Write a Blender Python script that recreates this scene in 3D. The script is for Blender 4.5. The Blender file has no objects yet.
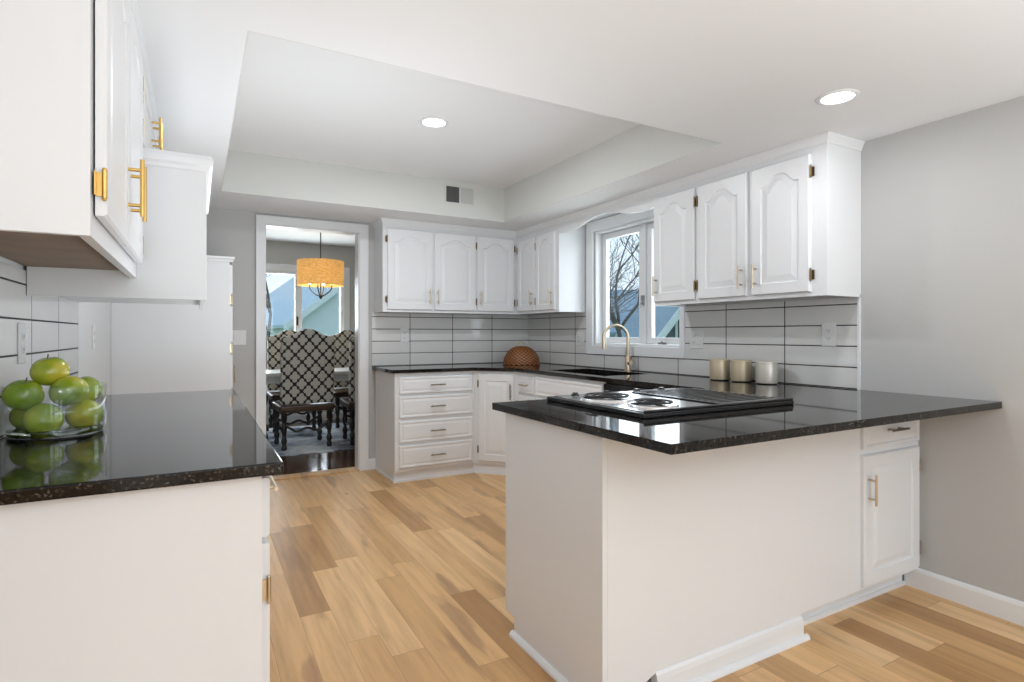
import bpy, bmesh, math, random
from math import sin, cos, pi, radians
from mathutils import Vector, Matrix

# ------------------------------------------------------------------ camera, world, lights, exposure
scn = bpy.context.scene
COL = scn.collection
scn.view_settings.view_transform = 'Standard'
scn.view_settings.look = 'None'
scn.view_settings.gamma = 1
scn.view_settings.use_curve_mapping = False
scn.view_settings.exposure = 0.14
scn.cycles.caustics_reflective = False

TH = 0.5084
cd = bpy.data.cameras.new('camera')
cd.sensor_width = 36
cd.lens = 565.4163 / 1024 * 36
cd.shift_y = -6.84 / 1024
cd.clip_start = 0.05
cam = bpy.data.objects.new('camera', cd)
COL.objects.link(cam)
cam.location = (0, 0, 1.1997)
cam.rotation_euler = (pi / 2, 0, -TH)
scn.camera = cam

world = bpy.data.worlds.new('sky')
scn.world = world
world.use_nodes = True
wn = world.node_tree
wn.nodes.clear()
w_out = wn.nodes.new('ShaderNodeOutputWorld')
w_bg = wn.nodes.new('ShaderNodeBackground')
w_tc = wn.nodes.new('ShaderNodeTexCoord')
w_sep = wn.nodes.new('ShaderNodeSeparateXYZ')
w_ramp = wn.nodes.new('ShaderNodeValToRGB')
wn.links.new(w_tc.outputs['Generated'], w_sep.inputs[0])
wn.links.new(w_sep.outputs['Z'], w_ramp.inputs[0])
w_ramp.color_ramp.elements[0].position = 0.0
w_ramp.color_ramp.elements[0].color = (0.76, 0.86, 0.93, 1)
w_ramp.color_ramp.elements[1].position = 0.45
w_ramp.color_ramp.elements[1].color = (0.60, 0.76, 0.90, 1)
wn.links.new(w_ramp.outputs[0], w_bg.inputs['Color'])
w_bg.inputs['Strength'].default_value = 1.25
wn.links.new(w_bg.outputs[0], w_out.inputs[0])


def area_light(name, loc, rot, sx, sy, energy, color=(1, 1, 1), shape='RECTANGLE', spread=None):
    l = bpy.data.lights.new(name, 'AREA')
    l.shape = shape
    l.size = sx
    if shape == 'RECTANGLE':
        l.size_y = sy
    l.energy = energy
    l.color = color
    if spread:
        l.spread = spread
    o = bpy.data.objects.new(name, l)
    o.location = loc
    o.rotation_euler = rot
    COL.objects.link(o)
    return o


# daylight entering through the glazed openings of the room behind the camera
for k, (wx, ww) in enumerate(((-0.55, 0.75), (0.70, 0.28), (1.25, 0.60), (2.35, 0.75))):
    area_light('daylight_patio_%d' % k, (wx, -5.9, 1.2), (radians(90), 0, 0), ww, 1.9, 20 * ww, (0.80, 0.91, 1.0))
area_light('daylight_side', (-2.95, -2.6, 1.3), (radians(90 + 20), 0, radians(-90)), 2.4, 1.5, 6, (0.80, 0.91, 1.0))
# added upward fill lights, no fixture in the room, brightening the ceiling
area_light('fill_up', (1.35, -1.9, 0.85), (radians(180), 0, 0), 3.0, 3.4, 132, (0.81, 0.905, 1.0))
area_light('fill_up_aisle', (0.62, 2.75, 0.95), (radians(180), 0, 0), 0.7, 1.7, 15, (0.86, 0.93, 1.0))
# daylight through the kitchen window and the dining-room window
area_light('daylight_kitchen', (3.20, 3.41, 1.57), (radians(90), 0, radians(90)), 0.85, 0.85, 9, (0.92, 0.97, 1.0))
area_light('daylight_dining', (1.1, 8.28, 1.3), (radians(90), 0, radians(180)), 1.5, 1.4, 50, (0.92, 0.97, 1.0))
# recessed ceiling lights of the kitchen (two in view, the rest of the grid behind the camera)
for nm, p, e in (('can_a', (2.32, 1.39, 2.170), 4), ('can_b', (1.246, 3.2, 2.462), 15),
                 ('can_c', (0.9, -2.2, 2.170), 8), ('can_d', (-1.2, -1.0, 2.170), 8), ('can_e', (1.9, -1.4, 2.170), 8)):
    area_light(nm, p, (0, 0, 0), 0.11, 0.11, e, (0.93, 0.96, 1.0), 'DISK')

# ------------------------------------------------------------------ materials


class NT:
    def __init__(s, m):
        s.t = m.node_tree
        s.L = s.t.links

    def n(s, typ, **kw):
        x = s.t.nodes.new(typ)
        for k, v in kw.items():
            setattr(x, k, v)
        return x

    def put(s, sock, v):
        if isinstance(v, bpy.types.NodeSocket):
            s.L.new(v, sock)
        else:
            sock.default_value = v

    def m(s, op, a, b=0.0, c=0.0):
        x = s.n('ShaderNodeMath', operation=op)
        s.put(x.inputs[0], a)
        s.put(x.inputs[1], b)
        if op in ('MULTIPLY_ADD', 'CLAMP', 'SMOOTH_MIN', 'WRAP'):
            s.put(x.inputs[2], c)
        return x.outputs[0]

    def mix(s, f, a, b):
        x = s.n('ShaderNodeMix', data_type='RGBA')
        s.put(x.inputs[0], f)
        s.put(x.inputs[6], a)
        s.put(x.inputs[7], b)
        return x.outputs[2]

    def obj(s):
        return s.n('ShaderNodeTexCoord').outputs['Object']

    def sep(s, v):
        x = s.n('ShaderNodeSeparateXYZ')
        s.L.new(v, x.inputs[0])
        return x.outputs

    def comb(s, a, b, c):
        x = s.n('ShaderNodeCombineXYZ')
        for i, v in enumerate((a, b, c)):
            s.put(x.inputs[i], v)
        return x.outputs[0]

    def noise(s, vec, scale, detail=2.0, rough=0.5):
        x = s.n('ShaderNodeTexNoise')
        if vec is not None:
            s.L.new(vec, x.inputs['Vector'])
        x.inputs['Scale'].default_value = scale
        x.inputs['Detail'].default_value = detail
        x.inputs['Roughness'].default_value = rough
        return x.outputs[0]

    def ramp(s, f, stops):
        x = s.n('ShaderNodeValToRGB')
        e = x.color_ramp.elements
        while len(e) < len(stops):
            e.new(0.5)
        for i, (p, c) in enumerate(stops):
            e[i].position = p
            e[i].color = c if len(c) == 4 else (*c, 1)
        s.L.new(f, x.inputs[0])
        return x.outputs[0]

    def bump(s, h, strength, dist=0.01):
        x = s.n('ShaderNodeBump')
        x.inputs['Strength'].default_value = strength
        x.inputs['Distance'].default_value = dist
        s.L.new(h, x.inputs['Height'])
        return x.outputs[0]


def mat(name, col=(0.8, 0.8, 0.8), rough=0.5, metal=0.0, spec=0.5):
    m = bpy.data.materials.new(name)
    m.use_nodes = True
    b = m.node_tree.nodes['Principled BSDF']
    b.inputs['Base Color'].default_value = (*col, 1)
    b.inputs['Roughness'].default_value = rough
    b.inputs['Metallic'].default_value = metal
    b.inputs['Specular IOR Level'].default_value = spec
    return m, b, NT(m)


M = {}


def simple(key, col, rough=0.5, metal=0.0, var=0.04, scale=8.0, spec=0.5, bump=0.0, bscale=200):
    m, b, n = mat(key, col, rough, metal, spec)
    o = n.obj()
    f = n.noise(o, scale, 3)
    c = n.mix(f, (*[v * (1 - var) for v in col], 1), (*[min(1, v * (1 + var)) for v in col], 1))
    n.L.new(c, b.inputs['Base Color'])
    if bump:
        n.L.new(n.bump(n.noise(o, bscale, 2), bump, 0.002), b.inputs['Normal'])
    M[key] = m
    return m


simple('white_paint', (0.785, 0.79, 0.80), 0.32, var=0.012, scale=3)
simple('white_trim', (0.80, 0.805, 0.815), 0.30, var=0.012, scale=3)
simple('ceiling_white', (0.80, 0.805, 0.81), 0.9, var=0.01, scale=4, bump=0.05, bscale=300)
simple('greige_wall', (0.515, 0.51, 0.495), 0.75, var=0.012, scale=3, bump=0.04, bscale=350)
simple('greige_tray', (0.64, 0.64, 0.61), 0.8, var=0.012, scale=3)
simple('back_wall_paint', (0.66, 0.67, 0.675), 0.8, var=0.01)
simple('brass', (0.72, 0.47, 0.15), 0.28, 1.0, var=0.08, scale=30)
simple('champagne', (0.62, 0.52, 0.38), 0.30, 1.0, var=0.06, scale=30)
simple('pewter', (0.33, 0.29, 0.23), 0.32, 1.0, var=0.08, scale=30)
simple('aged_bronze', (0.22, 0.15, 0.075), 0.42, 0.9, var=0.2, scale=60)
simple('chrome', (0.82, 0.82, 0.83), 0.16, 1.0, var=0.03, scale=20)
simple('steel_dull', (0.35, 0.35, 0.36), 0.35, 1.0, var=0.05)
simple('black_enamel', (0.012, 0.012, 0.013), 0.12, var=0.1, spec=0.5)
simple('black_iron', (0.012, 0.012, 0.012), 0.45, var=0.2)
simple('plastic_white', (0.72, 0.72, 0.71), 0.35, var=0.01)
simple('slot_dark', (0.06, 0.06, 0.06), 0.6)
simple('dark_wood_black', (0.016, 0.011, 0.009), 0.28, var=0.3, scale=20)
simple('seat_brown', (0.055, 0.026, 0.013), 0.35, var=0.35, scale=14)
simple('table_white', (0.66, 0.66, 0.64), 0.35, var=0.03)
simple('bare_ply', (0.28, 0.205, 0.155), 0.75, var=0.25, scale=9)
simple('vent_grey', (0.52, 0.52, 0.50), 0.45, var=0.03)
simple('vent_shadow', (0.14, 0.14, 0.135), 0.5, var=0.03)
simple('vent_dark', (0.06, 0.06, 0.06), 0.7)
simple('bark', (0.10, 0.085, 0.075), 0.9, var=0.3, scale=14)
simple('house_siding', (0.50, 0.60, 0.68), 0.8, var=0.06, scale=2)
simple('house_dark', (0.13, 0.17, 0.20), 0.8, var=0.06, scale=2)
simple('roof_pale', (0.46, 0.57, 0.66), 0.9, var=0.15, scale=6)
simple('house_pale', (0.72, 0.77, 0.84), 0.8, var=0.05, scale=2)
simple('house_white', (0.75, 0.8, 0.85), 0.6, var=0.02)
simple('roof_shingle', (0.25, 0.35, 0.44), 0.9, var=0.25, scale=6)
simple('evergreen', (0.06, 0.14, 0.05), 0.9, var=0.5, scale=7)
simple('bulb_socket', (0.08, 0.085, 0.09), 0.4, 0.8)


def grad_wood(key, light, dark, rough):
    m, b, n = mat(key, (0.5, 0.3, 0.15), rough)
    o = n.obj()
    x, y, z = n.sep(o)
    PW = 0.127
    r = n.m('DIVIDE', x, PW)
    row = n.m('FLOOR', r)
    wn1 = n.n('ShaderNodeTexWhiteNoise', noise_dimensions='1D')
    n.L.new(row, wn1.inputs['W'])
    ln = n.m('MULTIPLY_ADD', wn1.outputs['Value'], 0.5, 0.75)
    off = n.m('MULTIPLY', wn1.outputs['Value'], 7.3)
    yy = n.m('ADD', n.m('DIVIDE', y, ln), off)
    cl = n.m('FLOOR', yy)
    wn2 = n.n('ShaderNodeTexWhiteNoise', noise_dimensions='2D')
    n.L.new(n.comb(row, cl, 0.0), wn2.inputs['Vector'])
    tone = wn2.outputs['Value']
    # grain, shifted per plank
    gv = n.comb(n.m('MULTIPLY', x, 26.0), n.m('MULTIPLY_ADD', y, 1.7, n.m('MULTIPLY', tone, 40.0)), n.m('MULTIPLY', tone, 17.0))
    g1 = n.noise(gv, 1.0, 5, 0.6)
    gv2 = n.comb(n.m('MULTIPLY', x, 7.0), n.m('MULTIPLY_ADD', y, 1.3, n.m('MULTIPLY', tone, 90.0)), 0.0)
    g2 = n.noise(gv2, 1.0, 3, 0.5)
    base = n.ramp(tone, light)
    heart = n.ramp(g2, [(0.0, (0, 0, 0)), (0.60, (0, 0, 0)), (0.66, (1, 1, 1)), (1.0, (1, 1, 1))])
    base = n.mix(n.m('MULTIPLY', heart, 0.50), base, dark)
    grain = n.ramp(g1, [(0.30, (0.72, 0.68, 0.64)), (0.62, (1.08, 1.08, 1.08))])
    mul = n.n('ShaderNodeMix', data_type='RGBA', blend_type='MULTIPLY')
    mul.inputs[0].default_value = 0.75
    n.L.new(base, mul.inputs[6])
    n.L.new(grain, mul.inputs[7])
    col = mul.outputs[2]
    # knots
    v = n.n('ShaderNodeTexVoronoi')
    n.L.new(n.comb(n.m('MULTIPLY', x, 3.0), n.m('MULTIPLY', y, 1.6), 0.0), v.inputs['Vector'])
    v.inputs['Scale'].default_value = 0.9
    kn = n.ramp(v.outputs['Distance'], [(0.0, (1, 1, 1)), (0.03, (0.6, 0.6, 0.6)), (0.055, (0, 0, 0))])
    col = n.mix(n.m('MULTIPLY', kn, 0.7), col, (0.10, 0.05, 0.025, 1))
    fx = n.m('FRACT', r)
    ex = n.m('MINIMUM', fx, n.m('SUBTRACT', 1.0, fx))
    fy = n.m('FRACT', yy)
    ey = n.m('MINIMUM', fy, n.m('SUBTRACT', 1.0, fy))
    seam = n.m('MAXIMUM', n.m('LESS_THAN', ex, 0.0075), n.m('LESS_THAN', ey, 0.0014))
    col = n.mix(n.m('MULTIPLY', seam, 0.45), col, (0.13, 0.07, 0.035, 1))
    n.L.new(col, b.inputs['Base Color'])
    n.L.new(n.bump(n.m('SUBTRACT', g1, n.m('MULTIPLY', seam, 0.8)), 0.12, 0.002), b.inputs['Normal'])
    M[key] = m


grad_wood('hickory_floor', [(0.0, (0.44, 0.235, 0.090)), (0.10, (0.55, 0.315, 0.128)), (0.4, (0.68, 0.405, 0.178)),
                            (0.75, (0.75, 0.465, 0.215)), (1.0, (0.79, 0.52, 0.265))], (0.30, 0.16, 0.08, 1), 0.36)
grad_wood('dark_floor', [(0.0, (0.035, 0.016, 0.008)), (0.5, (0.06, 0.026, 0.012)), (1.0, (0.09, 0.04, 0.018))], (0.02, 0.01, 0.006, 1), 0.16)


def granite():
    m, b, n = mat('black_granite', (0.01, 0.01, 0.01), 0.045)
    o = n.obj()
    v = n.n('ShaderNodeTexVoronoi')
    n.L.new(o, v.inputs['Vector'])
    v.inputs['Scale'].default_value = 230
    sp = n.ramp(n.sep(v.outputs['Color'])[0], [(0.0, (0.004, 0.004, 0.004)), (0.62, (0.008, 0.007, 0.006)), (0.80, (0.024, 0.018, 0.014)),
                                               (0.92, (0.065, 0.050, 0.040)), (1.0, (0.19, 0.165, 0.145))])
    n2 = n.noise(o, 60, 3)
    col = n.mix(n2, (0.003, 0.0025, 0.0025, 1), sp)
    n.L.new(col, b.inputs['Base Color'])
    b.inputs['IOR'].default_value = 1.37
    M['granite'] = m


granite()


def tile(key, axis, off, pitch, col):
    m, b, n = mat(key, col, 0.10)
    x, y, z = n.sep(n.obj())
    u = (x, y)[axis]
    fu = n.m('FRACT', n.m('DIVIDE', n.m('SUBTRACT', u, off - 40 * pitch), pitch))
    fz = n.m('FRACT', n.m('DIVIDE', n.m('SUBTRACT', z, 1.027 - 10 * 0.1095), 0.1095))
    du = n.m('MULTIPLY', n.m('MINIMUM', fu, n.m('SUBTRACT', 1.0, fu)), pitch)
    dz = n.m('MULTIPLY', n.m('MINIMUM', fz, n.m('SUBTRACT', 1.0, fz)), 0.1095)
    d = n.m('MINIMUM', du, dz)
    g = n.m('LESS_THAN', d, 0.0030)
    cu = n.m('FLOOR', n.m('DIVIDE', n.m('SUBTRACT', u, off - 40 * pitch), pitch))
    cz = n.m('FLOOR', n.m('DIVIDE', n.m('SUBTRACT', z, 1.027 - 10 * 0.1095), 0.1095))
    wnz = n.n('ShaderNodeTexWhiteNoise', noise_dimensions='2D')
    n.L.new(n.comb(cu, cz, 0.0), wnz.inputs['Vector'])
    c0 = n.mix(wnz.outputs['Value'], (*[c * 0.96 for c in col], 1), (*[c * 1.03 for c in col], 1))
    n.L.new(n.mix(g, c0, (0.018, 0.018, 0.018, 1)), b.inputs['Base Color'])
    n.L.new(n.m('MULTIPLY_ADD', g, 0.6, 0.09), b.inputs['Roughness'])
    prof = n.ramp(n.m('DIVIDE', d, 0.006), [(0.3, (0, 0, 0)), (1.0, (1, 1, 1))])
    wav = n.noise(n.obj(), 7, 1)
    n.L.new(n.bump(n.m('MULTIPLY_ADD', wav, 0.35, prof), 0.25, 0.003), b.inputs['Normal'])
    M[key] = m


TC = (0.70, 0.695, 0.675)
tile('tile_right', 1, 1.674, 0.4145, TC)
tile('tile_far', 0, 1.708, 0.4225, TC)
tile('tile_left', 1, 3.21, 0.4145, TC)


def glass(key, tint=(1, 1, 1), rough=0.0, ior=1.45, thin=False):
    m = bpy.data.materials.new(key)
    m.use_nodes = True
    n = NT(m)
    n.t.nodes.clear()
    out = n.n('ShaderNodeOutputMaterial')
    if thin:
        tr = n.n('ShaderNodeBsdfTransparent')
        tr.inputs[0].default_value = (*tint, 1)
        gl = n.n('ShaderNodeBsdfGlossy')
        gl.inputs['Roughness'].default_value = 0.01
        fr = n.n('ShaderNodeFresnel')
        bf = n.n('ShaderNodeNewGeometry').outputs['Backfacing']
        n.L.new(n.m('MULTIPLY_ADD', bf, 1 / ior - ior, ior), fr.inputs[0])
        mx = n.n('ShaderNodeMixShader')
        n.L.new(fr.outputs[0], mx.inputs[0])
        n.L.new(tr.outputs[0], mx.inputs[1])
        n.L.new(gl.outputs[0], mx.inputs[2])
        n.L.new(mx.outputs[0], out.inputs[0])
    else:
        g = n.n('ShaderNodeBsdfGlass')
        g.inputs['Color'].default_value = (*tint, 1)
        g.inputs['IOR'].default_value = ior
        g.inputs['Roughness'].default_value = rough
        n.L.new(g.outputs[0], out.inputs[0])
    M[key] = m


glass('window_glass', (0.96, 0.98, 1.0), thin=True)
glass('base_glass', (0.93, 0.96, 0.95), ior=1.5)
glass('bowl_glass', (0.97, 0.985, 0.98), ior=1.5, thin=True)


def emit(key, col, strength):
    m = bpy.data.materials.new(key)
    m.use_nodes = True
    n = NT(m)
    n.t.nodes.clear()
    out = n.n('ShaderNodeOutputMaterial')
    e = n.n('ShaderNodeEmission')
    e.inputs[0].default_value = (*col, 1)
    e.inputs[1].default_value = strength
    n.L.new(e.outputs[0], out.inputs[0])
    M[key] = m


emit('lamp_lens', (1.0, 0.98, 0.95), 6.0)
emit('lamp_bulb', (1.0, 0.75, 0.40), 9.0)


def shade():
    m, b, n = mat('shade_fabric', (0.80, 0.50, 0.17), 0.85)
    o = n.obj()
    x, y, z = n.sep(o)
    weave = n.noise(n.comb(n.m('MULTIPLY', x, 1.0), n.m('MULTIPLY', y, 1.0), n.m('MULTIPLY', z, 3.0)), 38, 4)
    col = n.ramp(weave, [(0.3, (0.56, 0.37, 0.13)), (0.7, (0.80, 0.60, 0.28))])
    n.L.new(col, b.inputs['Base Color'])
    n.L.new(col, b.inputs['Emission Color'])
    b.inputs['Emission Strength'].default_value = 0.45
    tr = n.n('ShaderNodeBsdfTranslucent')
    n.L.new(col, tr.inputs[0])
    mx = n.n('ShaderNodeMixShader')
    mx.inputs[0].default_value = 0.4
    out = n.t.nodes['Material Output']
    n.L.new(b.outputs[0], mx.inputs[1])
    n.L.new(tr.outputs[0], mx.inputs[2])
    n.L.new(mx.outputs[0], out.inputs[0])
    M['shade_fabric'] = m


shade()


def trellis():
    m, b, n = mat('trellis_fabric', (0.5, 0.48, 0.43), 0.85)
    x, y, z = n.sep(n.obj())
    PX, PZ = 0.136, 0.150
    RX = 0.0230

    def cell(ox, oz):
        ax = n.m('ABSOLUTE', n.m('WRAP', n.m('ADD', x, ox), PX / 2, -PX / 2))
        az = n.m('ABSOLUTE', n.m('WRAP', n.m('ADD', z, oz), PZ / 2, -PZ / 2))
        d1 = n.m('SQRT', n.m('ADD', n.m('POWER', n.m('SUBTRACT', ax, 0.0270), 2.0), n.m('POWER', az, 2.0)))
        d2 = n.m('SQRT', n.m('ADD', n.m('POWER', ax, 2.0), n.m('POWER', n.m('SUBTRACT', az, 0.0330), 2.0)))
        d3 = n.m('SQRT', n.m('ADD', n.m('POWER', ax, 2.0), n.m('POWER', az, 2.0)))
        return n.m('MINIMUM', n.m('SUBTRACT', d3, 0.033), n.m('MINIMUM', n.m('SUBTRACT', d1, RX), n.m('SUBTRACT', d2, RX)))
    d = n.m('MINIMUM', cell(0, 0), cell(PX / 2, PZ / 2))
    f = n.m('LESS_THAN', d, 0.0)
    nz = n.noise(n.obj(), 160, 2)
    lt = n.mix(nz, (0.42, 0.40, 0.355, 1), (0.60, 0.575, 0.52, 1))
    n.L.new(n.mix(f, (0.022, 0.018, 0.016, 1), lt), b.inputs['Base Color'])
    M['trellis_fabric'] = m


trellis()


def rug_mat():
    m, b, n = mat('rug_pile', (0.4, 0.4, 0.42), 0.95)
    o = n.obj()
    a = n.noise(o, 2.4, 5, 0.62)
    c = n.ramp(a, [(0.34, (0.055, 0.065, 0.085)), (0.43, (0.24, 0.28, 0.35)), (0.52, (0.55, 0.58, 0.63)), (0.62, (0.80, 0.80, 0.80))])
    n.L.new(c, b.inputs['Base Color'])
    n.L.new(n.bump(n.noise(o, 120, 3), 0.5, 0.01), b.inputs['Normal'])
    M['rug_pile'] = m


rug_mat()


def apple_mat():
    m, b, n = mat('apple_skin', (0.25, 0.38, 0.03), 0.22)
    tc = n.obj()
    oi = n.n('ShaderNodeObjectInfo')
    sh = n.n('ShaderNodeVectorMath', operation='ADD')
    n.L.new(tc, sh.inputs[0])
    n.L.new(n.comb(n.m('MULTIPLY', oi.outputs['Random'], 9.0), 0.0, 0.0), sh.inputs[1])
    a = n.noise(sh.outputs[0], 9, 2)
    c = n.ramp(a, [(0.33, (0.17, 0.28, 0.014)), (0.50, (0.31, 0.40, 0.026)), (0.66, (0.52, 0.46, 0.04))])
    sp = n.n('ShaderNodeTexVoronoi')
    n.L.new(tc, sp.inputs['Vector'])
    sp.inputs['Scale'].default_value = 110
    dots = n.m('LESS_THAN', sp.outputs['Distance'], 0.13)
    n.L.new(n.mix(n.m('MULTIPLY', dots, 0.35), c, (0.6, 0.62, 0.25, 1)), b.inputs['Base Color'])
    b.inputs['Coat Weight'].default_value = 0.3
    M['apple_skin'] = m


apple_mat()


def wicker_mat():
    m, b, n = mat('wicker', (0.3, 0.12, 0.035), 0.5)
    o = n.obj()
    x, y, z = n.sep(o)
    ang = n.m('ARCTAN2', y, x)
    w1 = n.m('SINE', n.m('MULTIPLY', z, 235.0))
    w2 = n.m('SINE', n.m('MULTIPLY', ang, 22.0))
    w = n.m('MULTIPLY', w1, w2)
    c = n.ramp(n.m('MULTIPLY_ADD', w, 0.5, 0.5), [(0.15, (0.06, 0.018, 0.006)), (0.6, (0.27, 0.095, 0.024)), (1.0, (0.42, 0.17, 0.05))])
    n.L.new(c, b.inputs['Base Color'])
    M['wicker'] = m


wicker_mat()


def canister_mat():
    for key, col in (('canister_gold', (0.56, 0.47, 0.33)), ('canister_cream', (0.62, 0.58, 0.51))):
        m, b, n = mat(key, col, 0.36, 0.35)
        z = n.sep(n.obj())[2]
        f = n.noise(n.comb(0.0, 0.0, n.m('MULTIPLY', z, 400.0)), 1.0, 1)
        n.L.new(n.mix(f, (*[c * 0.94 for c in col], 1), (*[c * 1.05 for c in col], 1)), b.inputs['Base Color'])
        M[key] = m


canister_mat()


def lawn_mat():
    m, b, n = mat('lawn', (0.12, 0.28, 0.07), 0.95)
    o = n.obj()
    n.L.new(n.ramp(n.noise(o, 1.4, 5, 0.7), [(0.3, (0.10, 0.24, 0.06)), (0.7, (0.22, 0.42, 0.12))]), b.inputs['Base Color'])
    M['lawn'] = m


lawn_mat()

# ------------------------------------------------------------------ mesh helpers


class MB:
    """collects shapes and links them as one mesh object"""

    def __init__(s, X=None):
        s.bm = bmesh.new()
        s.X = X or Matrix.Identity(4)

    def v(s, p):
        return s.bm.verts.new(s.X @ Vector(p))

    def f(s, vs):
        try:
            return s.bm.faces.new(vs)
        except ValueError:
            return None

    def box(s, x0, y0, z0, x1, y1, z1):
        a = [s.v(p) for p in ((x0, y0, z0), (x1, y0, z0), (x1, y1, z0), (x0, y1, z0),
                              (x0, y0, z1), (x1, y0, z1), (x1, y1, z1), (x0, y1, z1))]
        for q in ((0, 3, 2, 1), (4, 5, 6, 7), (0, 1, 5, 4), (1, 2, 6, 5), (2, 3, 7, 6), (3, 0, 4, 7)):
            s.f([a[i] for i in q])
        return s

    def prism(s, poly, d0, d1, axis='z'):
        def P(a, b, d):
            return {'z': (a, b, d), 'x': (d, a, b), 'y': (a, d, b)}[axis]
        A = [s.v(P(a, b, d0)) for a, b in poly]
        B = [s.v(P(a, b, d1)) for a, b in poly]
        s.f(A[::-1])
        s.f(B)
        n = len(poly)
        for i in range(n):
            s.f([A[i], A[(i + 1) % n], B[(i + 1) % n], B[i]])
        return s

    def slab(s, cells, z0, z1):
        """coplanar cells sharing vertices -> one closed slab"""
        key = {}
        cnt = {}

        def g(p, z):
            k = (round(p[0], 4), round(p[1], 4), z)
            if k not in key:
                key[k] = s.v((p[0], p[1], z))
            return key[k]
        for c in cells:
            s.f([g(p, z1) for p in c])
            s.f([g(p, z0) for p in c][::-1])
            for i in range(len(c)):
                a, b = c[i], c[(i + 1) % len(c)]
                ka = tuple(round(t, 4) for t in a)
                kb = tuple(round(t, 4) for t in b)
                e = (min(ka, kb), max(ka, kb))
                cnt.setdefault(e, []).append((a, b))
        for e, l in cnt.items():
            if len(l) == 1:
                a, b = l[0]
                s.f([g(a, z0), g(b, z0), g(b, z1), g(a, z1)])
        return s

    def cyl(s, p0, p1, r, r1=None, seg=16):
        return s.tube([p0, p1], [r, r if r1 is None else r1], seg)

    def tube(s, pts, r, seg=10, closed=False, cap=True):
        pts = [Vector(p) for p in pts]
        n = len(pts)
        rs = r if isinstance(r, (list, tuple)) else [r] * n
        rings = []
        up = None
        for i, p in enumerate(pts):
            if closed:
                t = (pts[(i + 1) % n] - pts[i - 1])
            else:
                t = (pts[min(i + 1, n - 1)] - pts[max(i - 1, 0)])
            t.normalize()
            if up is None:
                up = Vector((0, 0, 1)) if abs(t.z) < 0.9 else Vector((1, 0, 0))
            a = t.cross(up)
            if a.length < 1e-6:
                a = t.orthogonal()
            a.normalize()
            b = a.cross(t)
            up = b
            rings.append([s.v(p + (a * cos(2 * pi * k / seg) + b * sin(2 * pi * k / seg)) * rs[i]) for k in range(seg)])
        m = n if closed else n - 1
        for i in range(m):
            A, B = rings[i], rings[(i + 1) % n]
            for k in range(seg):
                s.f([A[k], A[(k + 1) % seg], B[(k + 1) % seg], B[k]])
        if cap and not closed:
            s.f(rings[0][::-1])
            s.f(rings[-1])
        return s

    def lathe(s, prof, c=(0, 0, 0), seg=32, closed=False):
        rings = []
        for r, z in prof:
            if r < 1e-6:
                rings.append([s.v((c[0], c[1], c[2] + z))])
            else:
                rings.append([s.v((c[0] + r * cos(2 * pi * k / seg), c[1] + r * sin(2 * pi * k / seg), c[2] + z)) for k in range(seg)])
        m = len(rings) if closed else len(rings) - 1
        for i in range(m):
            A, B = rings[i], rings[(i + 1) % len(rings)]
            for k in range(seg):
                k2 = (k + 1) % seg
                if len(A) == 1 and len(B) == 1:
                    continue
                if len(A) == 1:
                    s.f([A[0], B[k], B[k2]])
                elif len(B) == 1:
                    s.f([A[k], A[k2], B[0]])
                else:
                    s.f([A[k], A[k2], B[k2], B[k]])
        return s

    def sphere(s, c, r, seg=16, rings=10, sc=(1, 1, 1)):
        pr = [(r * sin(pi * i / rings), -r * cos(pi * i / rings) * sc[2]) for i in range(rings + 1)]
        return s.lathe(pr, c, seg)

    def build(s, name, m, parent=None, smooth=False, bevel=0.0, sm_angle=None):
        bm = s.bm
        bmesh.ops.recalc_face_normals(bm, faces=bm.faces)
        if parent is not None:
            r = parent
            while r.parent:
                r = r.parent
            off = Vector(r.location)
            for v in bm.verts:
                v.co -= off
        me = bpy.data.meshes.new(name)
        bm.to_mesh(me)
        bm.free()
        me.materials.append(M[m] if isinstance(m, str) else m)
        o = bpy.data.objects.new(name, me)
        COL.objects.link(o)
        if parent is not None:
            o.parent = parent
        if smooth:
            for p in me.polygons:
                p.use_smooth = True
            if sm_angle:
                e = o.modifiers.new('es', 'EDGE_SPLIT')
                e.split_angle = radians(sm_angle)
        if bevel:
            bv = o.modifiers.new('bevel', 'BEVEL')
            bv.width = bevel
            bv.segments = 2
            bv.limit_method = 'ANGLE'
            bv.angle_limit = radians(40)
        return o


def tag(o, label, cat, group=None):
    o['label'] = label
    o['category'] = cat
    if group:
        o['group'] = group
    return o


def thing(name, loc, label, cat, group=None, rz=0.0):
    o = bpy.data.objects.new(name, None)
    o.empty_display_size = 0.05
    COL.objects.link(o)
    o.location = loc
    o.rotation_euler = (0, 0, rz)
    return tag(o, label, cat, group)


def struct(o):
    o['kind'] = 'structure'
    return o


def copy_tree(o, parent=None):
    c = o.copy()
    COL.objects.link(c)
    if parent:
        c.parent = parent
    for ch in list(o.children):
        copy_tree(ch, c)
    return c


def frame(origin, w):
    """local u = left-to-right seen from the front, v = up, w = outward"""
    w = Vector(w).normalized()
    u = Vector((0, 0, 1)).cross(w)
    m = Matrix.Identity(4)
    for i in range(3):
        m[i][0] = u[i]
        m[i][1] = (0, 0, 1)[i]
        m[i][2] = w[i]
        m[i][3] = origin[i]
    return m


# ------------------------------------------------------------------ cabinet fronts


def pull(parent, X, cu, cv, length, vertical, m, r=0.0055, stand=0.032):
    b = MB(X)
    h = length / 2
    d = (0, 1) if vertical else (1, 0)

    def P(t, w):
        return (cu + d[0] * t, cv + d[1] * t, w)
    b.tube([P(-h, stand), P(h, stand)], r, 12)
    for t in (-h * 0.62, h * 0.62):
        b.tube([P(t, 0), P(t, stand)], r * 0.85, 10)
    return b.build('handle', m, parent, smooth=True, sm_angle=40)


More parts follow.
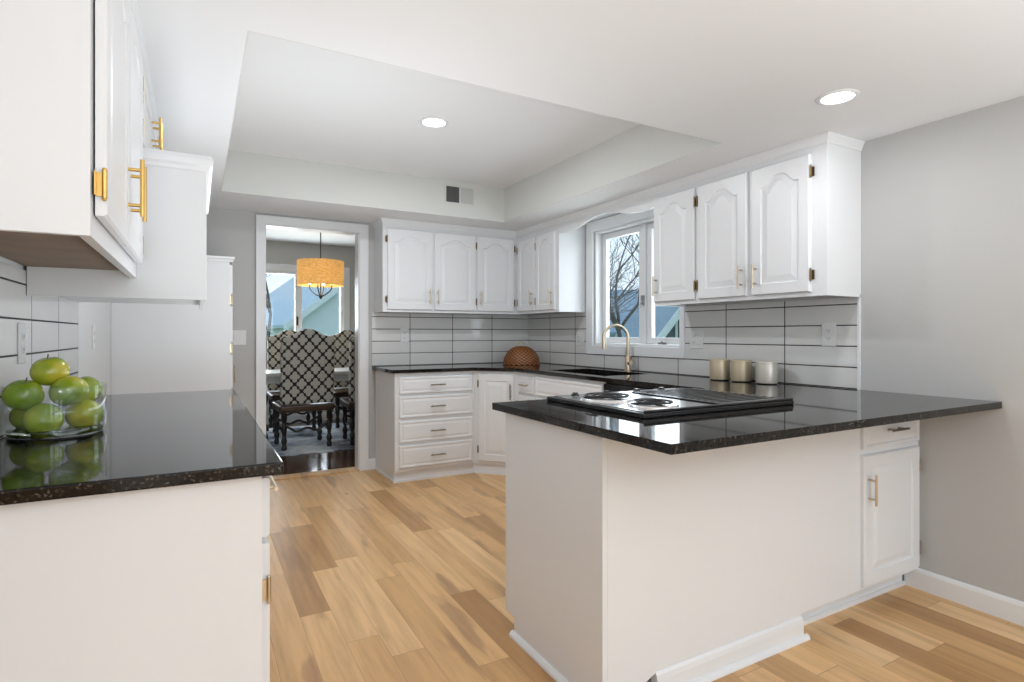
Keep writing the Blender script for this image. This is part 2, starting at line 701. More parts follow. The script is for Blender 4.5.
def hinge(parent, X, u, v, m, side, size=0.055):
    b = MB(X)
    h = size / 2
    b.tube([(u, v - h, 0.004), (u, v + h, 0.004)], 0.0048, 10)
    s = -side
    b.box(min(u, u + s * 0.012), v - h * 0.86, 0.0, max(u, u + s * 0.012), v + h * 0.86, 0.0022)
    b.box(min(u + s * 0.0025, u + s * 0.0058), v - h * 0.86, -0.012, max(u + s * 0.0025, u + s * 0.0058), v + h * 0.86, 0.002)
    b.box(min(u, u - s * 0.011), v - h * 0.86, -0.0118, max(u, u - s * 0.011), v + h * 0.86, -0.0095)
    for k in (-1, 1):
        b.sphere((u, v + k * (h + 0.002), 0.004), 0.0042, 8, 6)
    return b.build('hinge', m, parent, smooth=True, sm_angle=40)


def panel_mesh(X, w, h, arch, stile, t=0.019, lip=0.006, raise_=0.030, g=0.007):
    """raised-panel front, w x h, its back on w=0, arched panel head of height `arch`"""
    b = MB(X)
    NS, NT_ = 6, 36

    def top(u):
        if arch <= 0:
            return 0.0
        a = abs(u - 0.5) * 2
        if a > 0.86:
            return 0.0
        s = 1 - a / 0.86
        return arch * (0.5 - 0.5 * cos(pi * min(1.0, s * 1.18))) ** 0.9

    def ring(i, zz, outer=False, ins=0.0):
        pts = []
        if outer:
            x0, x1, y0, y1 = ins, w - ins, ins, h - ins

            def yt(u):
                return y1
        else:
            x0, x1, y0 = stile + i, w - stile - i, stile + i
            base = h - stile - arch

            def yt(u):
                return base + top(u) - i
        for k in range(NS):
            pts.append((x0 + (x1 - x0) * k / NS, y0, zz))
        yr = yt(1.0)
        for k in range(NS):
            pts.append((x1, y0 + (yr - y0) * k / NS, zz))
        for k in range(NT_):
            u = 1 - k / NT_
            pts.append((x0 + (x1 - x0) * u, yt(u), zz))
        yl = yt(0.0)
        for k in range(NS):
            pts.append((x0, yl + (y0 - yl) * k / NS, zz))
        return [b.v(p) for p in pts]
    rings = [ring(0, 0.0, True, 0.0), ring(0, t - lip, True, 0.0), ring(0, t, True, lip * 0.8), ring(0, t), ring(0.004, t - g), ring(0.010, t - g),
             ring(0.010 + raise_, t - 0.001)]
    n = len(rings[0])
    for A, B in zip(rings, rings[1:]):
        for k in range(n):
            b.f([A[k], A[(k + 1) % n], B[(k + 1) % n], B[k]])
    b.f(rings[0][::-1])
    # centre field: fan
    R = rings[-1]
    c = b.v((w / 2, h * 0.45, t - 0.001))
    for k in range(n):
        b.f([R[k], R[(k + 1) % n], c])
    return b


def door(parent, X, u0, v0, w, h, arch=0.05, hinge_side=None, handle=None, hm='champagne', hgm='aged_bronze', stile=0.058, hl=0.13, hv=(0.09, 0.09),
         name='door'):
    Xd = X @ Matrix.Translation((u0, v0, 0))
    d = panel_mesh(Xd, w, h, arch, stile).build(name, 'white_paint', parent)
    if hinge_side:
        uu = -0.006 if hinge_side < 0 else w + 0.006
        for vv in hv:
            hinge(d, Xd @ Matrix.Translation((0, 0, 0.012)), uu, vv if vv < h / 2 else vv, hgm, hinge_side)
    if handle:
        pull(d, Xd @ Matrix.Translation((0, 0, 0.018)), handle[0], handle[1], hl, handle[2], hm)
    return d


def drawer(parent, X, u0, v0, w, h, hm='pewter', hl=0.13, handle=True, name='drawer'):
    Xd = X @ Matrix.Translation((u0, v0, 0))
    d = panel_mesh(Xd, w, h, 0, 0.016, g=0.004, raise_=0.014).build(name, 'white_paint', parent)
    if handle:
        pull(d, Xd @ Matrix.Translation((0, 0, 0.018)), w / 2, h / 2, hl, False, hm)
    return d


# ------------------------------------------------------------------ dimensions
XR, YF, ZS, ZT = 2.977, 4.995, 2.183, 2.476
XL = -0.48
CT, CB = 0.914, 0.886

# ------------------------------------------------------------------ room shell
struct(MB().box(-3.1, -6.1, -0.10, 3.12, 5.055, 0.0).build('floor', 'hickory_floor'))
struct(MB().box(-2.6, 5.055, -0.10, 3.1, 8.25, 0.0).build('floor_dining', 'dark_floor'))
# main ceiling with the raised tray opening
TX0, TX1, TY0, TY1 = 0.147, 2.355, 2.02, 4.366
e = 0.004
xs = [-3.1, TX0 - e, TX1 + e, 3.12]
ys = [-6.1, TY0 - e, TY1 + e, YF]
cells = []
for i in range(3):
    for j in range(3):
        if (i, j) != (1, 1):
            cells.append([(xs[i], ys[j]), (xs[i + 1], ys[j]), (xs[i + 1], ys[j + 1]), (xs[i], ys[j + 1])])
struct(MB().slab(cells, ZS, ZS + 0.02).build('ceiling', 'ceiling_white'))
b = MB()
b.box(TX0 - e, TY0 - e, ZS, TX0, TY1 + e, ZT)
b.box(TX1, TY0 - e, ZS, TX1 + e, TY1 + e, ZT)
b.box(TX0, TY0 - e, ZS, TX1, TY0, ZT)
b.box(TX0, TY1, ZS, TX1, TY1 + e, ZT)
struct(b.build('wall_tray', 'greige_tray'))
struct(MB().box(TX0 - e, TY0 - e, ZT, TX1 + e, TY1 + e, ZT + 0.04).build('ceiling_tray', 'ceiling_white'))

# right wall with the window opening
WY0, WY1, WZ0, WZ1 = 2.895, 3.885, 1.105, 2.075
T = 0.14
b = MB()
b.box(XR, -6.1, 0, XR + T, WY0, ZS)
b.box(XR, WY1, 0, XR + T, YF + 0.12, ZS)
b.box(XR, WY0, 0, XR + T, WY1, WZ0)
b.box(XR, WY0, WZ1, XR + T, WY1, ZS)
struct(b.build('wall_right', 'greige_wall'))
# far wall with the doorway to the dining room
DX0, DX1, DZ = 0.478, 1.252, 2.10
b = MB()
b.box(-0.6, YF, 0, DX0, YF + 0.12, 2.46)
b.box(DX1, YF, 0, XR, YF + 0.12, 2.46)
b.box(DX0, YF, DZ, DX1, YF + 0.12, 2.46)
struct(b.build('wall_far', 'greige_wall'))
struct(MB().box(XL - 0.1, 1.0, 0, XL, YF, ZS).build('wall_left', 'back_wall_paint'))
b = MB()
b.box(-3.1, -6.1, 0, -1.0, -6.0, ZS)
b.box(2.80, -6.1, 0, XR, -6.0, ZS)
b.box(-1.0, -6.1, 2.17, 2.80, -6.0, ZS)
struct(b.build('wall_back', 'back_wall_paint'))
b = MB()
b.box(-3.1, -6.0, 0, -3.0, -3.9, ZS)
b.box(-3.1, -1.3, 0, -3.0, 1.0, ZS)
b.box(-3.1, -3.9, 0, -3.0, -1.3, 0.45)
b.box(-3.1, -3.9, 2.12, -3.0, -1.3, ZS)
b.box(-3.1, 1.0, 0, XL, 1.1, ZS)
struct(b.build('wall_side', 'back_wall_paint'))

# dining room shell
DYB = 8.13
b = MB()
GX0, GX1, GZ0, GZ1 = 0.25, 1.80, 0.52, 2.05
b.box(-2.6, DYB, 0, GX0, DYB + 0.12, 2.44)
b.box(GX1, DYB, 0, 3.1, DYB + 0.12, 2.44)
b.box(GX0, DYB, 0, GX1, DYB + 0.12, GZ0)
b.box(GX0, DYB, GZ1, GX1, DYB + 0.12, 2.44)
struct(b.build('wall_dining_far', 'greige_wall'))
struct(MB().box(-2.6, YF + 0.12, 0, -2.5, DYB, 2.44).build('wall_dining_left', 'greige_wall'))
struct(MB().box(3.0, YF + 0.12, 0, 3.1, DYB, 2.44).build('wall_dining_right', 'greige_wall'))
struct(MB().box(-2.6, YF + 0.12, 2.44, 3.1, DYB + 0.12, 2.50).build('ceiling_dining', 'ceiling_white'))
struct(MB().box(-2.6, DYB - 0.015, 0, 3.0, DYB, 0.12).build('baseboard_dining', 'white_trim', bevel=0.004))

# doorway casing (jamb lining and moulded trim on the kitchen side)
b = MB()
b.box(DX0, YF - 0.004, 0, DX0 + 0.014, YF + 0.124, DZ - 0.014)
b.box(DX1 - 0.014, YF - 0.004, 0, DX1, YF + 0.124, DZ - 0.014)
b.box(DX0, YF - 0.004, DZ - 0.014, DX1, YF + 0.124, DZ)
for (a0, a1) in ((0.415, DX0 + 0.006), (DX1 - 0.006, 1.322)):
    b.box(a0, YF - 0.018, 0, a1, YF, DZ + 0.064)
b.box(0.415, YF - 0.0178, DZ - 0.006, 1.322, YF - 0.0002, DZ + 0.064)
b.box(0.415, YF - 0.024, 0, 0.430, YF - 0.018, DZ + 0.064)
b.box(1.307, YF - 0.024, 0, 1.322, YF - 0.018, DZ + 0.064)
b.box(0.430, YF - 0.0238, DZ + 0.049, 1.307, YF - 0.018, DZ + 0.0638)
struct(b.build('door_1', 'white_trim', bevel=0.003))
struct(MB().box(DX0, YF - 0.01, 0, DX1, YF + 0.12, 0.012).build('trim_1', 'hickory_floor', bevel=0.003))

# baseboards
bbp = [(0, 0), (0.014, 0), (0.014, 0.078), (0.010, 0.090), (0.004, 0.096), (0, 0.096)]
struct(MB().prism([(XR - a, z) for a, z in bbp], -6.0, 1.453, 'y').build('baseboard_right', 'white_trim'))
struct(MB().prism([(YF - a, z) for a, z in bbp], 1.323, 1.386, 'x').build('baseboard_far', 'white_trim'))

# tiled backsplashes
b = MB()
TB = 0.008
b.box(XR - TB, 1.676, CT, XR, 2.852, 1.391)
b.box(XR - TB, 2.852, CT, XR, 3.982, 1.029)
b.box(XR - TB, 3.982, CT, XR, YF - TB, 1.391)
struct(b.build('wall_right_backsplash', 'tile_right'))
struct(MB().box(1.357, YF - TB, CT, XR, YF, 1.391).build('wall_far_backsplash', 'tile_far'))
struct(MB().box(XL, 1.36, CT, XL + TB, 3.21, 1.40).build('wall_left_backsplash', 'tile_left'))
b = MB()
b.box(XR - 0.011, 1.664, CT, XR, 1.676, 1.391)
struct(b.build('trim_2', 'white_trim'))

# crown moulding along the wall cabinets
UX, UY0, FY, FX0, UB = 2.686, 1.662, 4.722, 1.376, 1.390


def crown_path(path, prof):
    """sweep a moulding profile (out, z) along a mitred path; out is to the left of travel"""
    b = MB()
    rings = []
    n = len(path)
    for i, p in enumerate(path):
        p = Vector(p)
        ds = []
        if i > 0:
            ds.append((p - Vector(path[i - 1])).normalized())
        if i < n - 1:
            ds.append((Vector(path[i + 1]) - p).normalized())
        ns = [Vector((-d.y, d.x)) for d in ds]
        nn = ns[0] if len(ns) == 1 else (ns[0] + ns[1]) / (1 + ns[0].dot(ns[1]))
        rings.append([b.v((p.x + nn.x * o, p.y + nn.y * o, z)) for o, z in prof])
    for A, B in zip(rings, rings[1:]):
        for k in range(len(prof)):
            k2 = (k + 1) % len(prof)
            b.f([A[k], A[k2], B[k2], B[k]])
    b.f(rings[0])
    b.f(rings[-1][::-1])
    return b


crown_prof = [(0, 2.135), (0.003, 2.137), (0.004, 2.146), (0.008, 2.154), (0.013, 2.168), (0.017, 2.174), (0.018, ZS), (0, ZS)]
struct(crown_path([(XR, UY0), (UX, UY0), (UX, FY), (FX0, FY), (FX0, YF)][::-1], [(-o, z) for o, z in crown_prof]).build('trim_3', 'white_trim'))

# ------------------------------------------------------------------ kitchen window
w1 = thing('window_1', (XR, 3.417, WZ0), 'x', 'window')
del w1['label'], w1['category']
struct(w1)
b = MB()
cw = 0.090
b.box(XR - 0.022, 2.852, 1.029, XR - 0.0003, 2.852 + 0.043, 2.165)
b.box(XR - 0.022, 3.982 - cw, 1.029, XR - 0.0003, 3.982, 2.165)
b.box(XR - 0.0218, 2.853, 1.0292, XR - 0.0003, 3.981, 1.105)
b.box(XR - 0.0218, 2.853, 2.075, XR - 0.0003, 3.981, 2.1645)
b.build('window_casing', 'white_trim', w1, bevel=0.004)
b = MB()
j = 0.018
b.box(XR, WY0, WZ0, XR + T, WY0 + j, WZ1)
b.box(XR, WY1 - j, WZ0, XR + T, WY1, WZ1)
b.box(XR, WY0 + j, WZ0, XR + T, WY1 - j, WZ0 + j)
b.box(XR, WY0 + j, WZ1 - j, XR + T, WY1 - j, WZ1)
b.box(XR + 0.05, 3.315, WZ0 + j, XR + 0.13, 3.355, WZ1 - j)
b.build('window_frame', 'white_trim', w1, bevel=0.003)
for (a0, a1) in ((WY0 + j + 0.002, 3.313), (3.357, WY1 - j - 0.002)):
    z0, z1 = WZ0 + j + 0.002, WZ1 - j - 0.002
    s = MB()
    q = 0.048
    s.box(XR + 0.065, a0, z0, XR + 0.105, a0 + q, z1)
    s.box(XR + 0.065, a1 - q, z0, XR + 0.105, a1, z1)
    s.box(XR + 0.0652, a0 + q, z0, XR + 0.1048, a1 - q, z0 + q)
    s.box(XR + 0.0652, a0 + q, z1 - q, XR + 0.1048, a1 - q, z1)
    so = s.build('window_sash', 'white_trim', w1, bevel=0.004)
    MB().box(XR + 0.083, a0 + q, z0 + q, XR + 0.087, a1 - q, z1 - q).build('window_pane', 'window_glass', so)
b = MB()
b.box(XR + 0.032, 3.322, 1.43, XR + 0.05, 3.348, 1.50)
b.tube([(XR + 0.04, 3.335, 1.465), (XR + 0.02, 3.335, 1.44), (XR + 0.014, 3.335, 1.40)], 0.006, 8)
b.build('window_latch', 'steel_dull', w1)
b = MB()
b.box(XR + 0.03, 3.10, WZ0 + j, XR + 0.06, 3.16, WZ0 + j + 0.016)
b.tube([(XR + 0.04, 3.13, WZ0 + j + 0.016), (XR + 0.02, 3.11, WZ0 + j + 0.024), (XR + 0.012, 3.06, WZ0 + j + 0.012)], 0.005, 8)
b.build('window_crank', 'steel_dull', w1)

# dining-room window
w2 = thing('window_2', (1.05, DYB, GZ0), 'x', 'window')
del w2['label'], w2['category']
struct(w2)
b = MB()
c = 0.09
b.box(GX0 - c, DYB - 0.02, GZ0 - c, GX0, DYB - 0.0003, GZ1 + c)
b.box(GX1, DYB - 0.02, GZ0 - c, GX1 + c, DYB - 0.0003, GZ1 + c)
b.box(GX0, DYB - 0.0198, GZ1, GX1, DYB - 0.0003, GZ1 + c)
b.box(GX0, DYB - 0.0198, GZ0 - c, GX1, DYB - 0.0003, GZ0)
b.build('window_casing', 'white_trim', w2, bevel=0.004)
b = MB()
b.box(1.165, DYB + 0.02, GZ0, 1.255, DYB + 0.09, GZ1)
b.box(GX0, DYB + 0.0, GZ0, GX0 + 0.03, DYB + 0.1, GZ1)
b.box(GX1 - 0.03, DYB + 0.0, GZ0, GX1, DYB + 0.1, GZ1)
b.box(GX0 + 0.03, DYB + 0.0002, GZ0, GX1 - 0.03, DYB + 0.1, GZ0 + 0.04)
b.box(GX0 + 0.03, DYB + 0.0002, GZ1 - 0.04, GX1 - 0.03, DYB + 0.1, GZ1)
b.build('window_frame', 'white_trim', w2, bevel=0.003)
for a0, a1 in ((GX0 + 0.03, 1.165), (1.255, GX1 - 0.03)):
    MB().box(a0, DYB + 0.053, GZ0 + 0.04, a1, DYB + 0.057, GZ1 - 0.04).build('window_pane', 'window_glass', w2)
b = MB()
b.box(1.185, DYB + 0.006, 1.32, 1.205, DYB + 0.02, 1.44)
b.build('window_latch', 'black_iron', w2)
# frames of the glazed openings behind the camera
w3 = thing('window_3', (1.0, -6.05, 0), 'x', 'window')
del w3['label'], w3['category']
struct(w3)
b = MB()
for x in (-1.0, -0.10, 0.48, 0.86, 1.60, 2.74):
    b.box(x, -6.08, 0.0, x + 0.06, -6.02, 2.17)
b.box(-0.94, -6.0795, 0.0, 2.74, -6.0205, 0.10)
b.box(-0.94, -6.0795, 2.09, 2.74, -6.0205, 2.17)
b.build('window_frame', 'white_trim', w3)

# ------------------------------------------------------------------ worktops (black granite)
XB, YB = XR - TB - 0.0005, YF - TB - 0.0005
PX0, PY0, PY1 = 1.0756, 1.081, 2.10
SY0, SY1, SX0, SX1 = 3.06, 3.80, 2.43, 2.84       # sink cut-out
FXE = 2.335                                        # front edge of the window run
DA, DB = (2.075, 4.392), (FXE, 4.118)              # diagonal corner edge
XW = XR - 0.0005
cells = [
    [(PX0, PY0), (FXE, PY0), (FXE, 1.664), (FXE, PY1), (PX0, PY1)],
    [(FXE, PY0), (SX0, PY0), (SX0, 1.664), (FXE, 1.664)],
    [(SX0, PY0), (SX1, PY0), (SX1, 1.664), (SX0, 1.664)],
    [(SX1, PY0), (XB, PY0), (XB, 1.664), (SX1, 1.664)],
    [(XB, PY0), (XW, PY0), (XW, 1.6635), (XB, 1.6635), ],
    [(FXE, 1.664), (SX0, 1.664), (SX0, PY1), (FXE, PY1)],
    [(SX0, 1.664), (SX1, 1.664), (SX1, PY1), (SX0, PY1)],
    [(SX1, 1.664), (XB, 1.664), (XB, PY1), (SX1, PY1)],
]
yy = [PY1, SY0, SY1, DB[1]]
xx = [FXE, SX0, SX1, XB]
for i in range(3):
    for jx in range(3):
        if (i, jx) == (1, 1):
            continue
        cells.append([(xx[jx], yy[i]), (xx[jx + 1], yy[i]), (xx[jx + 1], yy[i + 1]), (xx[jx], yy[i + 1])])
cells += [[DA, DB, (SX0, DB[1]), (SX1, DB[1]), (XB, DB[1]), (XB, DA[1])],
          [(1.357, DA[1]), DA, (XB, DA[1]), (XB, YB), (1.357, YB)]]
wt = MB().slab(cells, CB, CT).build('worktop', 'granite')
tag(wt, 'long black granite worktop running from the far wall under the window onto the peninsula', 'worktop')
wl = MB().prism([(XL + TB + 0.0005, 1.354), (0.170, 1.354), (0.170, 3.26), (XL + TB + 0.0005, 3.26)], CB, CT).build('worktop', 'granite', bevel=0.004)
tag(wl, 'black granite worktop on the left, carrying the glass bowl of green apples', 'worktop')

# ------------------------------------------------------------------ wall cabinets
# three-door cabinet right of the window
t = thing('wall_cabinet', (2.83, 2.25, UB), 'white three-door wall cabinet right of the window, above the canisters', 'cabinet', 'white wall cabinets')
b = MB()
b.box(UX, UY0, UB + 0.014, XR - 0.001, 2.85, 2.125)
b.box(UX, UY0, UB, UX + 0.02, 2.85, UB + 0.0141)
b.box(UX + 0.02, UY0, UB, XR - 0.012, UY0 + 0.018, UB + 0.0141)
b.box(UX + 0.02, 2.832, UB, XR - 0.03, 2.85, UB + 0.0141)
b.build('carcass', 'white_paint', t)
X = frame((UX, 2.85, UB), (-1, 0, 0))
# u runs towards the camera (decreasing y)
h0, hh = 0.022, 0.690
door(t, X, 0.006, h0, 0.350, hh, 0.055, 1, (0.030, 0.105, True), hv=(0.085, 0.60))
door(t, X, 0.388, h0, 0.350, hh, 0.055, -1, (0.320, 0.105, True), hv=(0.085, 0.60))
door(t, X, 0.770, h0, 0.338, hh, 0.055, 1, (0.030, 0.105, True), hv=(0.085, 0.60))

# corner cabinet on the window wall (two narrow doors)
t = thing('wall_cabinet', (2.83, 4.36, UB), 'white wall cabinet with two narrow doors between the far corner and window', 'cabinet', 'white wall cabinets')
b = MB()
b.box(UX, 4.0, UB + 0.014, XR - 0.009, FY, 2.125)
b.box(UX, 4.0, UB, UX + 0.02, FY, UB + 0.0141)
b.box(UX + 0.02, 4.0, UB, XR - 0.012, 4.018, UB + 0.0141)
b.build('carcass', 'white_paint', t)
X = frame((UX, FY, UB), (-1, 0, 0))
door(t, X, 0.040, h0, 0.306, hh - 0.02, 0.05, -1, (0.272, 0.115, True), hv=(0.085, 0.58), stile=0.05)
door(t, X, 0.366, h0, 0.306, hh - 0.02, 0.05, -1, (0.272, 0.105, True), hv=(0.085, 0.58), stile=0.05)

# far-wall cabinet with three doors
t = thing('wall_cabinet', (2.03, 4.86, UB), 'white three-door wall cabinet on the far wall beside the doorway', 'cabinet', 'white wall cabinets')
b = MB()
b.box(FX0, FY, UB + 0.014, XR - 0.009, YF - 0.001, 2.125)
b.box(FX0, FY, UB, UX, FY + 0.02, UB + 0.0141)
b.box(FX0, FY + 0.02, UB, FX0 + 0.018, YF - 0.012, UB + 0.0141)
b.build('carcass', 'white_paint', t)
X = frame((FX0, FY, UB), (0, -1, 0))
door(t, X, 0.038, h0, 0.404, hh, 0.05, -1, (0.376, 0.115, True), hv=(0.085, 0.60))
door(t, X, 0.462, h0, 0.404, hh, 0.05, 1, (0.028, 0.115, True), hv=(0.085, 0.60))
door(t, X, 0.882, h0, 0.388, hh, 0.05, 1, (0.028, 0.115, True), hv=(0.085, 0.60))

# arched valance over the window
pts = []
N = 40
y0v, y1v = 2.8505, 3.9995
for k in range(N + 1):
    u = k / N
    a = abs(u - 0.5) * 2
    if a > 0.62:
        z = 2.058 - 0.010 * sin(pi * (a - 0.62) / 0.38)
    else:
        z = 2.058 + 0.056 * (0.5 + 0.5 * cos(pi * a / 0.62)) ** 0.8
    pts.append((y0v + (y1v - y0v) * u, z))
v = MB().prism(pts + [(y1v, 2.125), (y0v, 2.125)], UX, UX + 0.02, 'x').build('window_valance', 'white_paint')
tag(v, 'white scalloped wooden valance spanning the two cabinets above the window', 'valance')
struct(MB().box(UX + 0.02, 2.851, 2.168, XR, 3.999, ZS).build('trim_4', 'white_paint'))
struct(MB().box(UX, 2.8505, 2.1252, UX + 0.02, 3.9995, ZS).build('trim_5', 'white_paint'))
struct(MB().box(UX + 0.001, UY0 + 0.001, 2.1252, XR, 2.85, ZS).build('trim_6', 'white_paint'))
struct(MB().box(UX + 0.001, 4.0, 2.1252, XR, YF, ZS).build('trim_7', 'white_paint'))
struct(MB().box(FX0 + 0.001, FY + 0.001, 2.1252, UX + 0.001, YF, ZS).build('trim_8', 'white_paint'))

# left wall cabinet, near the camera
LX = -0.180
t = thing('wall_cabinet', (-0.33, 1.8, UB), 'white wall cabinet at upper left with brass hinge and bare wood underside', 'cabinet', 'white wall cabinets')
b = MB()
LY0, LY1 = 1.350, 2.308
b.box(XL + 0.001, LY0, UB + 0.030, LX, LY1, 2.13)
b.box(LX - 0.020, LY0, UB, LX, LY1, UB + 0.0301)
b.box(XL + 0.009, LY0, UB, LX - 0.020, LY0 + 0.019, UB + 0.0301)
b.build('carcass', 'white_paint', t)
p = MB().box(XL + 0.009, LY0 + 0.02, UB + 0.024, LX - 0.022, LY1 - 0.002, UB + 0.0299).build('underside_panel', 'bare_ply', t)
p['label'] = 'unpainted brown plywood underside'
X = frame((LX + 0.004, LY0, UB), (1, 0, 0))
door(t, X, 0.030, 0.045, 0.432, 0.68, 0.055, -1, (0.400, 0.150, True), hm='brass', hgm='brass', hv=(0.062, 0.60), hl=0.15)
door(t, X, 0.474, 0.045, 0.432, 0.68, 0.055, 1, (0.032, 0.150, True), hm='brass', hgm='brass', hv=(0.062, 0.60), hl=0.15)
# left short cabinet above the deep box
t = thing('wall_cabinet', (-0.33, 2.75, 1.8375), 'short white wall cabinet with brass pulls above the deep boxed hood', 'cabinet', 'white wall cabinets')
MB().box(XL + 0.001, 2.309, 1.8375, LX, 3.20, 2.13).build('carcass', 'white_paint', t)
X = frame((LX, 2.309, 1.8375), (1, 0, 0))
door(t, X, 0.020, 0.02, 0.415, 0.255, 0.0, -1, (0.385, 0.165, True), hm='brass', hgm='brass', hv=(0.055, 0.17), hl=0.12, stile=0.045)
door(t, X, 0.450, 0.02, 0.415, 0.255, 0.0, 1, (0.030, 0.165, True), hm='brass', hgm='brass', hv=(0.055, 0.17), hl=0.12, stile=0.045)
struct(MB().prism([(LX + o, z) for o, z in ((-0.30, 2.131), (0, 2.131), (0.006, 2.135), (0.02, 2.155), (0.026, ZS), (-0.30, ZS))], LY0, 3.2, 'y').build('trim_9', 'white_trim'))
# deep boxed cabinet (hood box)
t = thing('boxed_hood', (-0.22, 2.75, 1.325), 'deep white boxed hood with moulded top projecting over the left worktop', 'hood')
b = MB()
HX = 0.030
b.box(XL + 0.009, 2.310, 1.322, HX, 2.330, 1.805)
b.box(HX - 0.02, 2.330, 1.322, HX, 3.20, 1.805)
b.box(XL + 0.009, 2.330, 1.345, HX - 0.02, 3.20, 1.805)
b.build('carcass', 'white_paint', t, bevel=0.002)
cp = [(0, 1.782), (0.006, 1.782), (0.010, 1.794), (0.020, 1.802), (0.022, 1.820), (0.014, 1.836), (0, 1.8365)]
cb = crown_path([(XL + 0.01, 2.310), (HX, 2.310), (HX, 3.20)], [(-o, z) for o, z in cp])
cb.box(LX + 0.026, 2.311, 1.8052, HX - 0.0005, 3.199, 1.8362)
cb.box(XL + 0.01, 2.3102, 1.8052, LX + 0.026, 3.199, 1.836)
cb.build('cornice', 'white_trim', t)

# tall pantry
t = thing('pantry_cabinet', (-0.13, 4.69, 0), 'tall white pantry cabinet standing left of the doorway, brass hinges on its front edge', 'cabinet')
b = MB()
b.box(XL + 0.001, 4.40, 0.0, 0.200, YF - 0.001, 1.715)
b.build('carcass', 'white_paint', t, bevel=0.002)
cp = [(0, 1.700), (0.010, 1.702), (0.014, 1.716), (0.026, 1.724), (0.028, 1.738), (0, 1.739)]
cb = crown_path([(XL + 0.001, 4.40), (0.214, 4.40), (0.214, YF - 0.001)], [(-o * 0.6, z) for o, z in cp])
cb.box(XL + 0.002, 4.4005, 1.7152, 0.2135, YF - 0.002, 1.7385)
cb.build('cornice', 'white_trim', t)
X = frame((0.200, 4.40, 0), (1, 0, 0))
dd = door(t, X, 0.022, 0.10, 0.27, 1.585, 0.0, None, (0.245, 0.80, True))
for vv in (0.19, 0.78, 1.10, 1.44):
    hinge(dd, X @ Matrix.Translation((0, 0, 0.012)), 0.012, vv, 'champagne', -1, 0.075)
door(t, X, 0.302, 0.10, 0.27, 1.585, 0.0, None, (0.025, 0.80, True))

# ------------------------------------------------------------------ base cabinets
BX0, BY = 1.386, 4.420
Bb = CB - 0.0005
t = thing('drawer_cabinet', (1.74, 4.7, 0), 'white base cabinet with a stack of four drawers beside the doorway', 'cabinet', 'white base cabinets')
b = MB()
b.box(BX0, BY, 0.088, 2.089, YF - 0.009, Bb)
b.box(BX0, BY + 0.022, 0.0, 2.089, YF - 0.009, 0.0881)
b.build('carcass', 'white_paint', t)
b = MB()
b.box(BX0 - 0.008, BY + 0.013, 0.0, 2.09, BY + 0.0215, 0.02)
b.box(BX0 - 0.008, BY + 0.0215, 0.0, BX0 - 0.0003, YF - 0.025, 0.02)
b.build('shoe_moulding', 'white_trim', t)
X = frame((BX0, BY, 0), (0, -1, 0))
for z0, z1 in ((0.716, 0.852), (0.522, 0.694), (0.322, 0.494), (0.118, 0.298)):
    drawer(t, X, 0.032, z0, 0.648, z1 - z0)

t = thing('corner_cabinet', (2.5, 4.5, 0), 'white diagonal corner base cabinet with one door under the wicker dome', 'cabinet', 'white base cabinets')
A, B = (2.0905, BY), (2.36, 4.130)
b = MB()
b.prism([A, B, (XB, B[1]), (XB, YF - 0.009), (A[0], YF - 0.009)], 0.088, Bb)
b.prism([(A[0], A[1] + 0.022), (B[0] + 0.022, B[1]), (XB, B[1]), (XB, YF - 0.009), (A[0], YF - 0.009)], 0, 0.0881)
b.build('carcass', 'white_paint', t)
dv = Vector((B[0] - A[0], B[1] - A[1], 0))
LD = dv.length
nrm = Vector((dv.y, -dv.x, 0)).normalized()
X = frame((A[0], A[1], 0), nrm)
door(t, X, 0.045, 0.115, LD - 0.075, 0.745, 0.0, -1, (LD - 0.075 - 0.026, 0.60, True), hm='pewter', hv=(0.10, 0.66))
MB(X).box(0.0, 0.0, -0.014, LD, 0.02, -0.006).build('shoe_moulding', 'white_trim', t)

RX = 2.36
t = thing('drawer_cabinet', (2.66, 3.98, 0), 'narrow white base cabinet with one drawer right of the diagonal corner door', 'cabinet', 'white base cabinets')
b = MB()
b.box(RX, 3.835, 0.088, XB, 4.1295, Bb)
b.box(RX + 0.022, 3.835, 0, XB, 4.1295, 0.0881)
b.build('carcass', 'white_paint', t)
X = frame((RX, 4.1295, 0), (-1, 0, 0))
drawer(t, X, 0.02, 0.716, 0.255, 0.136, 'champagne', 0.12)
door(t, X, 0.02, 0.115, 0.255, 0.58, 0.0, -1, (0.23, 0.50, True), hm='champagne', hv=(0.08, 0.5), stile=0.045)

t = thing('sink_cabinet', (2.66, 3.4, 0), 'white sink base cabinet with a plain top rail under the window', 'cabinet', 'white base cabinets')
b = MB()
b.box(RX, 2.965, 0.088, RX + 0.02, 3.8345, Bb)
b.box(RX + 0.02, 2.965, 0.088, XB, 2.985, Bb)
b.box(RX + 0.02, 3.8145, 0.088, XB, 3.8345, Bb)
b.box(RX + 0.02, 2.985, 0.088, XB, 3.8145, 0.108)
b.box(RX + 0.022, 2.965, 0, XB, 3.8345, 0.0881)
b.build('carcass', 'white_paint', t)
X = frame((RX, 3.8345, 0), (-1, 0, 0))
drawer(t, X, 0.012, 0.716, 0.842, 0.145, handle=False, name='false_front')
door(t, X, 0.012, 0.115, 0.415, 0.58, 0.0, -1, (0.39, 0.50, True), hm='champagne', hv=(0.08, 0.5))
door(t, X, 0.437, 0.115, 0.415, 0.58, 0.0, 1, (0.025, 0.50, True), hm='champagne', hv=(0.08, 0.5))

